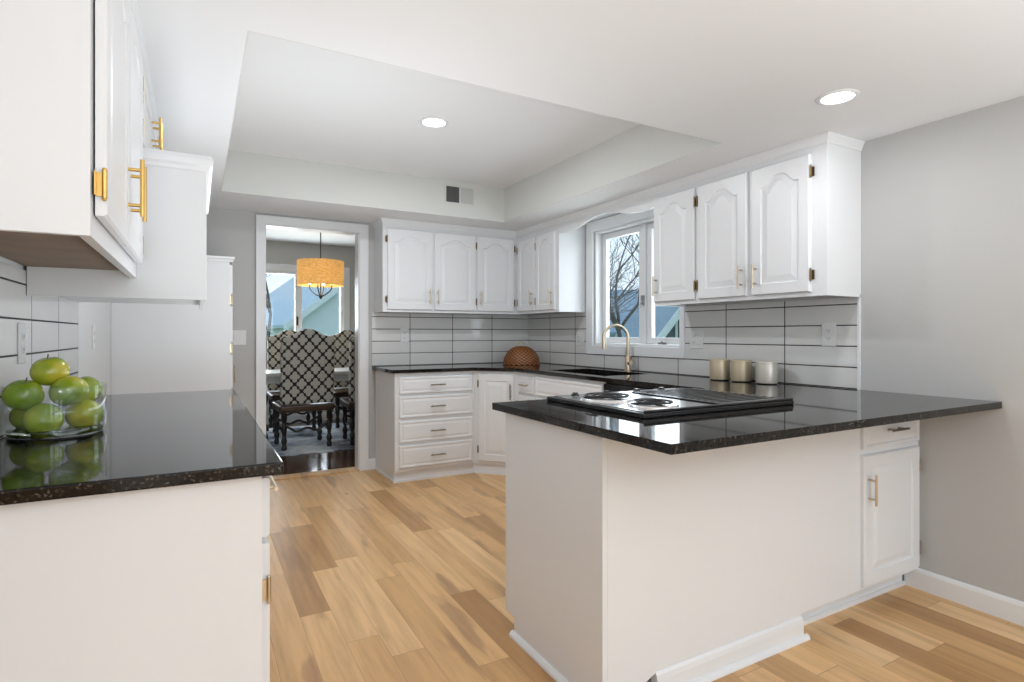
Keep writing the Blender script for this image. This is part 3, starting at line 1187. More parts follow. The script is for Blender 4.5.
t = thing('dishwasher', (2.66, 2.65, 0), 'black dishwasher built in beside the white sink cabinet', 'dishwasher')
MB().box(RX + 0.005, 2.36, 0.0, XB, 2.9645, Bb).build('body', 'black_enamel', t, bevel=0.002)
d = MB().box(RX - 0.018, 2.363, 0.12, RX + 0.005, 2.962, 0.745).build('door', 'black_enamel', t, bevel=0.004)
MB().box(RX - 0.020, 2.363, 0.755, RX + 0.005, 2.962, 0.875).build('control_panel', 'black_enamel', t, bevel=0.004)
MB().tube([(RX - 0.018, 2.44, 0.72), (RX - 0.05, 2.44, 0.72), (RX - 0.05, 2.885, 0.72), (RX - 0.018, 2.885, 0.72)], 0.008, 10).build('handle', 'black_enamel', d, smooth=True)

# peninsula
t = thing('peninsula_cabinet', (2.0, 1.7, 0), 'white peninsula cabinet with plain panels and one drawer over a door, carrying the cooktop', 'cabinet', 'white base cabinets')
PFX, PFY, PBY = 1.101, 1.398, 2.030
b = MB()
b.box(PFX + 0.02, PFY + 0.02, 0.088, 2.359, PBY, Bb)
b.box(2.359, PFY + 0.02, 0.088, XW - 0.001, 2.0, Bb)
b.box(PFX + 0.02, PFY + 0.062, 0.0, XW - 0.016, PBY - 0.075, 0.0881)
b.build('carcass', 'white_paint', t)
b = MB()
b.prism([(PFY, 0), (PBY - 0.072, 0), (PBY - 0.072, 0.077), (PBY, 0.077), (PBY, Bb), (PFY, Bb)], PFX, PFX + 0.0195, 'x')
b.build('end_panel', 'white_paint', t, bevel=0.001)
b = MB()
xe = 2.488
# flat front panel with the little notch by the left end of the plinth
b.prism([(PFX + 0.0198, 0), (1.275, 0), (1.275, 0.062), (1.318, 0.080), (1.318, 0.0), (2.089, 0.0), (2.089, 0.092), (xe, 0.092), (xe, Bb), (PFX + 0.0198, Bb)], PFY, PFY + 0.0198, 'y')
b.build('front_panel', 'white_paint', t, bevel=0.001)
b = MB()
b.prism([(PFY + 0.0005, 0), (PFY - 0.012, 0), (PFY - 0.012, 0.062), (PFY - 0.009, 0.078), (PFY - 0.003, 0.086), (PFY + 0.0005, 0.086)], 1.318, 2.088, 'x')
b.prism([(PFY - 0.0118, 0), (PFY - 0.028, 0), (PFY - 0.0275, 0.006), (PFY - 0.023, 0.013), (PFY - 0.016, 0.0175), (PFY - 0.0118, 0.018)], 1.318, 2.106, 'x')
b.build('plinth_moulding', 'white_trim', t)
b = MB()
b.prism([(PFX + 0.0005, 0), (PFX - 0.018, 0), (PFX - 0.017, 0.010), (PFX - 0.011, 0.019), (PFX + 0.0005, 0.022)], PFY, PBY - 0.062, 'y')
b.build('shoe_moulding', 'white_trim', t)
b = MB()
b.box(2.12, PFY + 0.050, 0.0, XR - 0.016, PFY + 0.0618, 0.018)
b.build('toe_moulding', 'white_trim', t)
b = MB()
b.box(xe + 0.0005, PFY, 0.092, XW - 0.001, PFY + 0.0198, Bb)
b.build('face_frame', 'white_paint', t, bevel=0.001)
X = frame((xe, PFY, 0), (0, -1, 0))
drawer(t, X, 0.010, 0.702, 0.452, 0.150, 'pewter', 0.13)
door(t, X, 0.010, 0.112, 0.452, 0.566, 0.0, 1, (0.030, 0.420, True), hm='champagne', hgm='pewter', hv=(0.09, 0.48), hl=0.13)

# left base cabinet
t = thing('base_cabinet', (-0.17, 2.3, 0), 'white base cabinet on the left under the bowl of green apples, plain end panel', 'cabinet', 'white base cabinets')
b = MB()
b.box(XL + 0.009, 1.40, 0.10, 0.128, 3.24, Bb)
b.box(XL + 0.009, 1.42, 0.0, 0.070, 3.24, 0.1001)
b.build('carcass', 'white_paint', t)
MB().box(XL + 0.009, 1.385, 0.0, 0.1285, 1.3998, Bb).build('end_panel', 'white_paint', t, bevel=0.001)
X = frame((0.128, 1.385, 0), (1, 0, 0))
yy0 = 0.022
for k, ww in enumerate((0.45, 0.45, 0.45, 0.44)):
    drawer(t, X, yy0, 0.735, ww - 0.012, 0.135, 'champagne', 0.13)
    door(t, X, yy0, 0.115, ww - 0.012, 0.605, 0.0, -1, (ww - 0.04, 0.50, True), hm='champagne', hgm='champagne', hv=(0.09, 0.50))
    yy0 += ww + 0.005

# ------------------------------------------------------------------ sink and faucet
t = thing('sink', (2.635, 3.43, 0.70), 'black undermount sink let into the worktop below the window', 'sink')
b = MB()
w = 0.012
z0 = 0.70
b.box(SX0 - 0.02, SY0 - 0.02, z0, SX1 + 0.02, SY1 + 0.01, z0 + w)
b.box(SX0 - 0.02, SY0 - 0.02, z0 + w, SX0 - 0.004, SY1 + 0.01, CB - 0.0005)
b.box(SX1 + 0.004, SY0 - 0.02, z0 + w, SX1 + 0.02, SY1 + 0.01, CB - 0.0005)
b.box(SX0 - 0.004, SY0 - 0.02, z0 + w, SX1 + 0.004, SY0 - 0.004, CB - 0.0005)
b.box(SX0 - 0.004, SY1 + 0.002, z0 + w, SX1 + 0.004, SY1 + 0.01, CB - 0.0005)
b.build('basin', 'black_enamel', t, bevel=0.003)
MB().lathe([(0.0, 0.0), (0.04, 0.0), (0.045, 0.004), (0.03, 0.005), (0.0, 0.002)], (2.635, 3.43, z0 + w), 20).build('drain', 'chrome', t, smooth=True)

t = thing('faucet', (2.90, 3.37, CT), 'brushed gold gooseneck faucet standing behind the sink', 'faucet')
fx, fy = 2.90, 3.37
b = MB()
b.lathe([(0.0, 0), (0.028, 0), (0.028, 0.006), (0.022, 0.010), (0.021, 0.11), (0.017, 0.118), (0.0, 0.118)], (fx, fy, CT), 24)
b.build('base', 'champagne', t, smooth=True, sm_angle=35)
dirx, diry = -0.94, 0.34
P = [(fx, fy, CT + 0.11), (fx, fy, CT + 0.20)]
R = 0.098
for k in range(0, 15):
    a = pi * k / 14 * 1.06
    r_ = R * (1 - cos(a))
    P.append((fx + dirx * r_, fy + diry * r_, CT + 0.255 + R * sin(a)))
b = MB().tube(P, 0.0115, 14)
b.build('spout', 'champagne', t, smooth=True, sm_angle=50)
e = Vector(P[-1])
d = (Vector(P[-1]) - Vector(P[-2])).normalized()
MB().tube([e - d * 0.005, e + d * 0.012, e + d * 0.014, e + d * 0.062, e + d * 0.064], [0.013, 0.0145, 0.0165, 0.0185, 0.014], 16).build('spray_head', 'champagne', t, smooth=True, sm_angle=35)
b = MB()
b.tube([(fx, fy, CT + 0.065), (fx - 0.01, fy - 0.045, CT + 0.065)], 0.017, 16)
b.tube([(fx - 0.008, fy - 0.036, CT + 0.07), (fx - 0.008, fy - 0.05, CT + 0.12)], [0.006, 0.005], 10)
b.build('lever', 'champagne', t, smooth=True, sm_angle=40)

# ------------------------------------------------------------------ cooktop
CX0, CX1, CY0, CY1 = 1.312, 2.115, 1.445, 2.050
t = thing('cooktop', (1.7, 1.73, CT), 'black drop-in cooktop with two coil burners and a grill on the peninsula', 'cooktop')
b = MB()
b.box(CX0, CY0, CT + 0.0003, CX1, CY1, CT + 0.018)
b.build('frame', 'black_enamel', t, bevel=0.004)
b = MB()
b.box(CX0 + 0.022, CY0 + 0.020, CT + 0.0182, 1.700, CY1 - 0.085, CT + 0.021)
b.build('burner_tray', 'chrome', t, bevel=0.001)
MB().box(1.345, CY1 - 0.080, CT + 0.0182, 2.05, CY1 - 0.012, CT + 0.021).build('control_strip', 'chrome', t, bevel=0.001)
b = MB()
b.box(1.712, CY0 + 0.020, CT + 0.0182, CX1 - 0.020, CY1 - 0.085, CT + 0.026)
b.build('grill_plate', 'black_enamel', t, bevel=0.003)
b = MB()
for k in range(14):
    yk = CY0 + 0.055 + k * 0.036
    b.box(1.745, yk, CT + 0.0262, CX1 - 0.05, yk + 0.008, CT + 0.0275)
b.build('grill_slots', 'black_iron', t)
b = MB()
b.box(CX0 + 0.010, CY0 + 0.002, CT + 0.0182, CX1 - 0.002, CY0 + 0.014, CT + 0.027)
b.build('front_rail', 'black_enamel', t, bevel=0.003)
for (cx, cy, R0) in ((1.468, 1.825, 0.100), (1.475, 1.575, 0.080)):
    o = MB().lathe([(R0 * 0.35, 0.0015), (R0 * 0.9, 0.003), (R0 * 1.08, 0.007), (R0 * 1.15, 0.006), (R0 * 1.17, 0.0)], (cx, cy, CT + 0.0212), 40).build('drip_bowl', 'chrome', t, smooth=True)
    sp = []
    turns = 2.6 if R0 > 0.09 else 2.3
    for k in range(int(turns * 28) + 1):
        a = 2 * pi * k / 28
        r_ = R0 * (0.26 + 0.74 * k / (turns * 28))
        sp.append((cx + r_ * cos(a), cy + r_ * sin(a), CT + 0.036))
    cb = MB().tube(sp, 0.0040, 8)
    for q in range(3):
        a = 2 * pi * q / 3 + 0.4
        cb.tube([(cx, cy, CT + 0.027), (cx + R0 * 1.02 * cos(a), cy + R0 * 1.02 * sin(a), CT + 0.027)], 0.0035, 6)
    cb.build('coil', 'black_iron', t, smooth=True)
for kx in (1.43, 1.60, 1.78, 1.93):
    MB().lathe([(0.0, 0.0), (0.019, 0.0), (0.018, 0.004), (0.013, 0.006), (0.012, 0.012), (0.0, 0.013)], (kx, CY1 - 0.046, CT + 0.0212), 18).build('knob', 'black_enamel', t, smooth=True, sm_angle=35)

# ------------------------------------------------------------------ small things on the worktops
cans = [((2.850, 2.452), 'gold-toned canister standing nearest the window, leftmost of the three canisters', 'canister_gold'),
        ((2.866, 2.305), 'gold-toned canister standing between the two others under the wall cabinet', 'canister_gold'),
        ((2.866, 2.130), 'pale cream canister, rightmost of the three canisters along the tiles', 'canister_cream')]
for (cx, cy), lb, mk in cans:
    t = thing('canister', (cx, cy, CT), lb, 'canister', 'canisters under the wall cabinet')
    r_ = 0.058
    b = MB()
    b.lathe([(0, 0.006), (r_, 0.006), (r_ + 0.0012, 0.012), (r_ + 0.0012, 0.115), (r_, 0.119), (r_ - 0.003, 0.119), (0, 0.119)], (cx, cy, CT), 36)
    b.build('body', mk, t, smooth=True, sm_angle=40)
    MB().lathe([(0, 0.1192), (r_ + 0.0025, 0.1192), (r_ + 0.003, 0.123), (r_ + 0.001, 0.129), (r_ - 0.01, 0.131), (0, 0.131)], (cx, cy, CT), 36).build('lid', mk, t, smooth=True, sm_angle=40)
    MB().lathe([(0, 0.0), (r_ - 0.004, 0.0), (r_ - 0.003, 0.0058), (0, 0.0058)], (cx, cy, CT), 36).build('foot_ring', 'black_iron', t, smooth=True, sm_angle=40)

# wicker dome
dc = (2.685, 4.635)
t = thing('wicker_dome', (dc[0], dc[1], CT), 'brown wicker food dome with a loop handle in the far corner', 'basket')
b = MB()
rows, seg = 44, 112
ringsv = []
for i in range(rows + 1):
    a = pi / 2 * i / rows
    r_ = 0.172 * cos(a) ** 0.86
    z = 0.002 + 0.172 * sin(a)
    ring = []
    for k in range(seg):
        ph = 2 * pi * k / seg
        wv = 0.0032 * sin(i * pi / 2.0 + 0.25 * pi) * sin(ph * 26)
        rr = max(0.001, r_ + wv * min(1, r_ / 0.08))
        ring.append(b.v((dc[0] + rr * cos(ph), dc[1] + rr * sin(ph), CT + z)))
    ringsv.append(ring)
for A_, B_ in zip(ringsv, ringsv[1:]):
    for k in range(seg):
        b.f([A_[k], A_[(k + 1) % seg], B_[(k + 1) % seg], B_[k]])
b.f(ringsv[-1])
b.build('dome', 'wicker', t, smooth=True)
MB().tube([(dc[0] + 0.174 * cos(2 * pi * k / 48), dc[1] + 0.174 * sin(2 * pi * k / 48), CT + 0.006) for k in range(48)], 0.0058, 8, closed=True).build('rim', 'wicker', t, smooth=True)
hp = []
for k in range(17):
    a = pi * k / 16
    hp.append((dc[0] + 0.052 * cos(a) * 0.87, dc[1] - 0.052 * cos(a) * 0.48, CT + 0.166 + 0.040 * sin(a)))
hd = MB().tube(hp, 0.0055, 8).build('handle', 'champagne', t, smooth=True)
hd['label'] = 'pale loop handle'

# glass bowl and apples
bc = (-0.353, 2.062)
t = thing('glass_bowl', (bc[0], bc[1], CT), 'clear straight-sided glass bowl filled with green apples on the left worktop', 'bowl')
b = MB()
b.lathe([(0, 0.0005), (0.108, 0.0005), (0.116, 0.006), (0.1175, 0.014), (0.1175, 0.138), (0.1165, 0.1405), (0.1145, 0.1405), (0.1135, 0.138), (0.1135, 0.021), (0.112, 0.0205), (0.1125, 0.014), (0.108, 0.0035), (0, 0.0030)],
        (bc[0], bc[1], CT), 64)
b.build('bowl_body', 'bowl_glass', t, smooth=True, sm_angle=50)
MB().lathe([(0, 0.0045), (0.106, 0.0045), (0.110, 0.008), (0.1115, 0.014), (0.110, 0.0195), (0.104, 0.021), (0, 0.019)], (bc[0], bc[1], CT), 64).build('bowl_base', 'base_glass', t, smooth=True, sm_angle=60)
ap_prof = []
for k in range(25):
    a = pi * k / 24
    r_ = sin(a) * (1.0 + 0.05 * cos(a))
    z = -cos(a) * 0.93
    if k > 18:
        q = (k - 18) / 6
        z -= 0.19 * q * q
    if k < 5:
        q = (5 - k) / 5
        z += 0.10 * q * q
    ap_prof.append((max(0, r_), z))
random.seed(4)


def make_apple(loc, R0, tilt, label, first):
    global apple0
    if first:
        ap = thing('apple', (0, 0, 0), label, 'apple', 'green apples in the glass bowl')
        MB().lathe([(r_ * 0.05, z * 0.05) for r_, z in ap_prof], (0, 0, 0), 32).build('flesh', 'apple_skin', ap, smooth=True)
        MB().tube([(0, 0, 0.030), (0.002, 0.001, 0.042), (0.006, 0.003, 0.052)], [0.0016, 0.0015, 0.0021], 8).build('stem', 'bark', ap, smooth=True)
        apple0 = ap
    else:
        ap = copy_tree(apple0)
        ap['label'] = label
    ap.location = loc
    ap.rotation_euler = tilt
    ap.scale = (R0 / 0.05,) * 3
    return ap


make_apple((-0.366, 2.050, 1.095), 0.0455, (0.10, -0.2, 0.3), 'green apple on top of the pile in the glass bowl', True)
make_apple((-0.415, 2.006, 1.034), 0.0455, (0.25, -0.15, 1.2), 'green apple at the upper left of the pile, stem hollow towards the top', False)
make_apple((-0.319, 2.026, 1.038), 0.0465, (-0.15, 0.35, 2.0), 'large green apple with dark stem at the upper middle right of the pile', False)
make_apple((-0.300, 2.122, 1.030), 0.0465, (0.2, 0.3, 4.0), 'green apple half hidden at the right back of the pile', False)
make_apple((-0.369, 1.993, 0.9645), 0.046, (1.1, 0.25, 0.7), 'green apple at the front middle of the bowl floor', False)
make_apple((-0.288, 2.062, 0.9645), 0.046, (0.9, 0.6, 2.6), 'green apple at the lower right of the bowl behind the glass', False)
make_apple((-0.416, 2.082, 0.9645), 0.046, (0.3, -0.5, 3.3), 'green apple at the lower left of the bowl, mostly in shadow', False)

# ------------------------------------------------------------------ outlets and switches


def plate(name, X, w, h, label, kind, n=1, cat=None):
    o0 = X @ Vector((0, 0, 0))
    t = thing(name, o0, label, cat or name.split('_')[-1], 'wall plates')
    MB(X).box(-w / 2, -h / 2, 0.0002, w / 2, h / 2, 0.005).build('cover_plate', 'plastic_white', t, bevel=0.002)
    for k in range(n):
        u = (k - (n - 1) / 2) * 0.046
        if kind[k] == 'o':
            for v in (-0.020, 0.020):
                MB(X).box(u - 0.015, v - 0.013, 0.0051, u + 0.015, v + 0.013, 0.0066).build('socket', 'plastic_white', t, bevel=0.003)
                b = MB(X)
                b.box(u - 0.008, v - 0.004, 0.0067, u - 0.0055, v + 0.006, 0.0070)
                b.box(u + 0.0055, v - 0.004, 0.0067, u + 0.008, v + 0.005, 0.0070)
                b.box(u - 0.002, v - 0.010, 0.0067, u + 0.002, v - 0.0065, 0.0070)
                b.build('slots', 'slot_dark', t)
        else:
            MB(X).box(u - 0.016, -0.032, 0.0051, u + 0.016, 0.032, 0.008).build('rocker', 'plastic_white', t, bevel=0.002)
    return t


XT = XR - TB
plate('wall_outlet', frame((XT, 1.826, 1.198), (-1, 0, 0)), 0.078, 0.125, 'white outlet plate on the tiles right of the canisters', 'o')
plate('wall_switch', frame((XT, 2.747, 1.163), (-1, 0, 0)), 0.118, 0.122, 'white double wall plate on the tiles just right of the window', 'os', 2)
plate('wall_switch', frame((XT, 4.085, 1.158), (-1, 0, 0)), 0.118, 0.122, 'white double wall plate on the tiles left of the window', 'os', 2)
plate('wall_outlet', frame((1.655, YF - TB, 1.188), (0, -1, 0)), 0.078, 0.125, 'white outlet plate on the far tiles above the drawer cabinet', 'o')
plate('wall_switch', frame((0.292, YF, 1.172), (0, -1, 0)), 0.105, 0.118, 'white double switch plate on the grey wall left of the doorway', 'ss', 2)
plate('wall_outlet', frame((XL + TB, 2.25, 1.172), (1, 0, 0)), 0.078, 0.125, 'white outlet plate on the left tiles above the apples', 'o')
plate('wall_outlet', frame((XL, 3.69, 1.185), (1, 0, 0)), 0.078, 0.125, 'white outlet plate on the bare wall beyond the left tiles', 'o')

# ------------------------------------------------------------------ ceiling fixtures
for (cx, cy, cz, r_, lb) in ((2.320, 1.39, ZS, 0.062, 'round recessed ceiling light near the right wall'),
                             (1.246, 3.20, ZT, 0.068, 'round recessed ceiling light inside the raised tray')):
    t = thing('recessed_light', (cx, cy, cz - 0.004), lb, 'ceiling light', 'recessed ceiling lights')
    MB().lathe([(r_, -0.0002), (r_ + 0.018, -0.0002), (r_ + 0.016, -0.004), (r_ + 0.004, -0.007), (r_, -0.006)], (cx, cy, cz), 40, closed=True).build('trim_ring', 'white_trim', t, smooth=True)
    MB().lathe([(0, -0.003), (r_ - 0.0005, -0.003), (r_ - 0.0005, -0.0005), (0, -0.0005)], (cx, cy, cz), 40).build('lens', 'lamp_lens', t)

t = thing('air_vent', (1.93, TY1, 2.365), 'white air vent grille on the far side of the ceiling tray', 'vent')
X = frame((1.93, TY1, 2.366), (0, -1, 0))
b = MB(X)
W2, H2, fw = 0.138, 0.080, 0.014
b.box(-W2, -H2, 0.0003, -W2 + fw, H2, 0.006)
b.box(W2 - fw, -H2, 0.0003, W2, H2, 0.006)
b.box(-W2 + fw, -H2, 0.0003, W2 - fw, -H2 + fw, 0.006)
b.box(-W2 + fw, H2 - fw, 0.0003, W2 - fw, H2, 0.006)
b.box(-0.005, -H2 + fw, 0.0003, 0.005, H2 - fw, 0.006)
b.build('grille_frame', 'greige_tray', t)
MB(X).box(-W2 + fw, -H2 + fw, 0.0002, W2 - fw, H2 - fw, 0.0010).build('duct_opening', 'vent_dark', t)
for sgn in (-1, 1):
    b = MB(X)
    for k in range(11):
        u = sgn * (0.012 + k * 0.0105)
        dx = 0.005 * sgn
        b.prism([(u - dx, 0.0012), (u - dx + 0.0012, 0.0012), (u + dx + 0.0012, 0.0055), (u + dx, 0.0055)], -H2 + fw, H2 - fw, 'z') if False else None
        y0_, y1_ = -H2 + fw, H2 - fw
        vs = [b.v(p) for p in ((u - dx, y0_, 0.0012), (u + dx, y0_, 0.0055), (u + dx, y1_, 0.0055), (u - dx, y1_, 0.0012))]
        b.f(vs)
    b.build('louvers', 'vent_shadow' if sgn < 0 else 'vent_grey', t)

# ------------------------------------------------------------------ dining room furniture
rug = MB()
N1, N2 = 60, 50
RXa, RXb, RYa, RYb = 0.25, 2.75, 5.95, 7.75
random.seed(2)
grid = [[None] * (N2 + 1) for _ in range(N1 + 1)]
for i in range(N1 + 1):
    for k in range(N2 + 1):
        ex = 0.03 * sin(k * 0.9) + 0.02 * sin(k * 2.3)
        ey = 0.03 * sin(i * 0.8) + 0.02 * sin(i * 2.1)
        x = RXa + (RXb - RXa) * i / N1 + (ex if i in (0, N1) else 0)
        y = RYa + (RYb - RYa) * k / N2 + (ey if k in (0, N2) else 0)
        edge = i in (0, N1) or k in (0, N2)
        grid[i][k] = rug.v((x, y, 0.002 if edge else 0.012 + 0.003 * random.random()))
for i in range(N1):
    for k in range(N2):
        rug.f([grid[i][k], grid[i + 1][k], grid[i + 1][k + 1], grid[i][k + 1]])
tag(rug.build('rug', 'rug_pile', smooth=True), 'blue-grey and white mottled rug under the dining table', 'rug')
RT = 0.0155

# table
t = thing('dining_table', (1.35, 6.95, RT), 'dining table with a pale top and dark pedestal legs, in the room beyond the doorway', 'table')
b = MB()
b.box(0.10, 6.62, 0.735, 2.60, 7.32, 0.775)
b.build('tabletop', 'table_white', t, bevel=0.008)
b = MB()
b.box(0.20, 6.70, 0.655, 2.50, 7.24, 0.7348)
b.build('apron', 'table_white', t, bevel=0.003)
for px in (0.62, 2.08):
    b = MB()
    b.lathe([(0, 0.09), (0.10, 0.09), (0.085, 0.14), (0.05, 0.20), (0.045, 0.30), (0.085, 0.42), (0.09, 0.48), (0.05, 0.56), (0.055, 0.60), (0.12, 0.64), (0, 0.64)], (px, 6.97, RT), 24)
    b.box(px - 0.06, 6.72, RT, px + 0.06, 7.22, RT + 0.0902)
    b.build('pedestal', 'dark_wood_black', t, smooth=True, sm_angle=35)


def make_chair():
    t = thing('dining_chair', (0, 0, 0), '', 'chair', 'trellis-patterned dining chairs')
    # seat
    MB().box(-0.275, -0.235, 0.385, 0.275, 0.265, 0.455).build('seat', 'seat_brown', t, bevel=0.018)
    # high upholstered camel back, leaning slightly back, at y = -0.23
    pts = [(-0.262, 0.47)]
    for k in range(25):
        u = k / 24
        a = abs(u - 0.5) * 2
        z = 1.165 + (0.075 * (0.5 + 0.5 * cos(pi * min(1, a / 0.8)))) - (0.03 * max(0, a - 0.85) / 0.15)
        pts.append((-0.262 + 0.524 * u, z))
    pts.append((0.262, 0.47))
    b = MB(Matrix.Translation((0, -0.20, 0)) @ Matrix.Rotation(radians(5), 4, 'X') @ Matrix.Translation((0, 0, -0.0)))
    b.prism([(x, z) for x, z in pts], -0.005, 0.085, 'y')
    b.build('backrest', 'trellis_fabric', t, bevel=0.016)

    def leg(x, y, z1):
        b = MB()
        pr = [(0, 0), (0.022, 0), (0.027, 0.02), (0.024, 0.045), (0.018, 0.055), (0.026, 0.075), (0.030, 0.10), (0.022, 0.125), (0.017, 0.14), (0.024, 0.18),
              (0.029, 0.22), (0.022, 0.27), (0.018, 0.285), (0.028, 0.30), (0.028, z1), (0, z1)]
        b.lathe(pr, (x, y, 0), 14)
        b.build('leg', 'dark_wood_black', t, smooth=True, sm_angle=50)
    for sx in (-1, 1):
        leg(sx * 0.225, -0.195, 0.384)
        leg(sx * 0.225, 0.225, 0.384)

    def wavy(p0, p1, z):
        pts = []
        for k in range(25):
            u = k / 24
            pts.append((p0[0] + (p1[0] - p0[0]) * u, p0[1] + (p1[1] - p0[1]) * u, z + 0.020 * cos(u * 4 * pi) + 0.012 * cos(2 * pi * u)))
        MB().tube(pts, 0.013, 8).build('stretcher', 'dark_wood_black', t, smooth=True)
    wavy((-0.21, -0.195), (0.21, -0.195), 0.205)
    wavy((-0.21, 0.225), (0.21, 0.225), 0.225)
    wavy((-0.225, -0.18), (-0.225, 0.21), 0.20)
    wavy((0.225, -0.18), (0.225, 0.21), 0.20)
    return t


ch = make_chair()
spots = [(0.990, 6.36, 0.05, 'trellis-patterned high-back dining chair nearest the doorway, back turned to the camera'),
         (1.685, 6.30, -0.04, 'trellis-patterned dining chair cut off by the right side of the door frame'),
         (1.045, 7.55, pi, 'trellis-patterned dining chair across the table, peeking out left of the nearest chair'),
         (1.780, 7.55, pi, 'trellis-patterned dining chair across the table, seen between the two nearer chairs')]
for i, (x, y, rz, lb) in enumerate(spots):
    o = ch if i == 0 else copy_tree(ch)
    o.location = (x, y, RT)
    o.rotation_euler = (0, 0, rz)
    o['label'] = lb

# drum pendant
pc = (1.237, 6.72)
t = thing('pendant_lamp', (pc[0], pc[1], 1.60), 'amber drum-shade pendant lamp hanging over the dining table', 'lamp')
b = MB()
rs = 0.255
b.lathe([(rs, 1.755), (rs, 2.035), (rs - 0.003, 2.035), (rs - 0.003, 1.755)], (pc[0], pc[1], 0), 56, closed=True)
b.build('lamp_shade', 'shade_fabric', t, smooth=True, sm_angle=40)
b = MB()
b.tube([(pc[0], pc[1], 1.64), (pc[0], pc[1], 2.42)], 0.0065, 10)
b.lathe([(0, 2.40), (0.05, 2.41), (0.062, 2.4395), (0, 2.4395)], (pc[0], pc[1], 0), 24)
b.build('rod', 'bulb_socket', t, smooth=True, sm_angle=40)
b = MB()
b.lathe([(0, 1.598), (0.008, 1.602), (0.014, 1.615), (0.024, 1.628), (0.024, 1.640), (0.010, 1.655), (0, 1.66)], (pc[0], pc[1], 0), 18)
b.build('hub', 'bulb_socket', t, smooth=True)
for k in range(4):
    a = pi / 4 + k * pi / 2 + 0.35
    P = []
    for (rr, z) in ((0.01, 1.635), (0.05, 1.650), (0.10, 1.690), (0.120, 1.715), (0.124, 1.735), (0.124, 1.770)):
        P.append((pc[0] + rr * cos(a), pc[1] + rr * sin(a), z))
    o = MB().tube(P, 0.0075, 8).build('arm', 'bulb_socket', t, smooth=True)
    MB().lathe([(0, 1.7705), (0.014, 1.7705), (0.014, 1.82), (0.012, 1.826), (0.017, 1.85), (0.012, 1.88), (0, 1.895)], (P[-1][0], P[-1][1], 0), 12).build('bulb', 'lamp_bulb', o, smooth=True)

# ------------------------------------------------------------------ outdoors
struct(MB().box(-30, 8.3, -0.55, 60, 70, -0.50).build('floor_lawn', 'lawn'))
struct(MB().box(3.2, -20, -0.55, 60, 8.299, -0.50).build('floor_yard', 'lawn'))


def bare_tree(name, base, h, seed, label, spread=0.55, depth=5):
    random.seed(seed)
    t = thing(name, base, label, 'tree', 'bare trees outside')
    trunk = MB()
    br = MB()

    def grow(p, d, L, r, lev):
        pts = [p]
        q = p
        dd = d
        for s in range(4):
            dd = (dd + Vector((random.uniform(-1, 1), random.uniform(-1, 1), random.uniform(-0.4, 0.7))) * 0.13).normalized()
            q = q + dd * L / 4
            pts.append(q)
        (trunk if lev == 0 else br).tube(pts, [r * (1 - 0.1 * s) for s in range(5)], 7 if lev < 2 else 4, cap=False)
        if lev >= depth:
            return
        nb = 3 if lev < 4 else 2
        for k in range(nb + (1 if lev == 0 else 0)):
            nd = (dd + Vector((random.uniform(-1, 1), random.uniform(-1, 1), random.uniform(-0.25, 0.6))) * spread * 1.5).normalized()
            grow(pts[random.choice((2, 3, 4, 4))], nd, L * random.uniform(0.62, 0.85), r * 0.58, lev + 1)
    grow(Vector(base), Vector((0, 0, 1)), h * 0.30, h * 0.010, 0)
    trunk.build('trunk', 'bark', t, smooth=True)
    br.build('branches', 'bark', t, smooth=True)


bare_tree('bare_tree', (9.6, 11.2, -0.5), 8.0, 3, 'bare grey tree nearest outside the kitchen window', 0.6, 6)
bare_tree('bare_tree', (13.2, 18.6, -0.5), 9.0, 11, 'second bare tree further back outside the kitchen window', 0.55, 6)
bare_tree('bare_shrub', (8.1, 10.3, -0.5), 4.6, 23, 'low twiggy bare shrub below the trees outside the kitchen window', 0.8, 6)
bare_tree('bare_shrub', (9.6, 13.4, -0.5), 4.4, 29, 'twiggy bare shrub behind the nearer shrub outside the kitchen window', 0.8, 6)
bare_tree('bare_tree', (2.2, 21.5, -0.5), 8.0, 8, 'bare tree outside the left pane of the dining-room window', 0.6, 6)


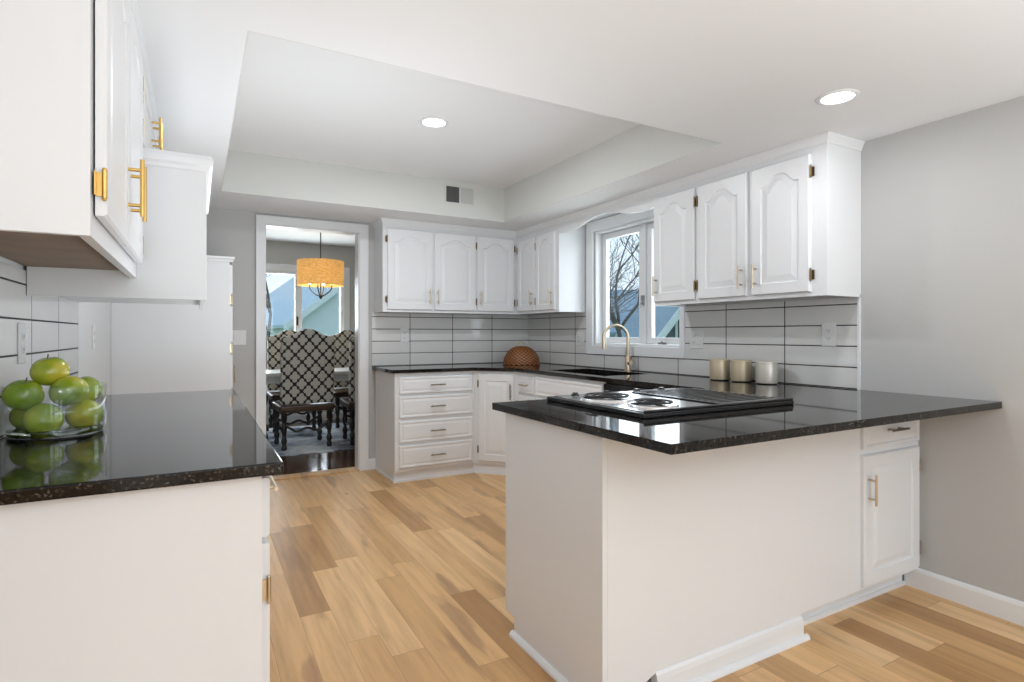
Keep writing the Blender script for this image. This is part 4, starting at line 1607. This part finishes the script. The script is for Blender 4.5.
def house(name, c, rz, w, d, h, rh, label, wall='house_siding', roof='roof_shingle', windows=True):
    t = thing(name, (c[0], c[1], -0.5), label, 'house')
    X = Matrix.Translation((c[0], c[1], -0.5)) @ Matrix.Rotation(rz, 4, 'Z')
    b = MB(X)
    b.prism([(-w / 2, 0), (w / 2, 0), (w / 2, h), (0, h + rh), (-w / 2, h)], -d / 2, d / 2, 'y')
    b.build('house_walls', wall, t)
    b = MB(X)
    ov = 0.35
    sl = rh / (w / 2)
    for s in (-1, 1):
        b.prism([(0, h + rh + 0.02), (s * (w / 2 + ov), h - ov * sl + 0.02), (s * (w / 2 + ov), h - ov * sl + 0.16), (0, h + rh + 0.16)], -d / 2 - ov, d / 2 + ov, 'y')
    b.build('house_roof', roof, t)
    for sy in (-1, 1):
        b = MB(X)
        y = sy * (d / 2 + ov)
        for s in (-1, 1):
            b.prism([(0, h + rh + 0.17), (s * (w / 2 + ov), h - ov * sl + 0.17), (s * (w / 2 + ov), h - ov * sl - 0.16), (0, h + rh - 0.16)], y - 0.04 * (sy < 0), y + 0.04 * (sy > 0), 'y')
        b.build('barge_board', 'house_white', t)
    for wx in ((-w / 4, w / 4) if windows else ()):
        f = MB(X).box(wx - 0.5, -d / 2 - 0.04, 1.0, wx + 0.5, -d / 2, 2.3).build('house_window', 'house_white', t)
        MB(X).box(wx - 0.42, -d / 2 - 0.05, 1.08, wx + 0.42, -d / 2 - 0.0405, 2.22).build('pane', 'slot_dark', f)
    return t


house('neighbour_house', (15.53, 14.22), -TH, 5.0, 6, 1.30, 3.3, 'neighbouring house with steep gable and pale roof edge outside the kitchen window', 'house_dark')
house('neighbour_house', (26.3, 25.5), -TH + pi / 2, 7, 11, 1.9, 2.4, 'long blue-roofed house far behind the trees outside the kitchen window')
house('neighbour_house', (6.9, 31.0), radians(12), 9, 9, 2.2, 3.4, 'pale blue neighbouring house outside the dining-room window', 'house_pale', 'roof_pale', False)

# light inside the pendant
pl = bpy.data.lights.new('pendant_glow', 'POINT')
pl.energy = 7
pl.color = (1.0, 0.82, 0.55)
pl.shadow_soft_size = 0.04
po = bpy.data.objects.new('pendant_glow', pl)
po.location = (pc[0], pc[1], 1.90)
COL.objects.link(po)
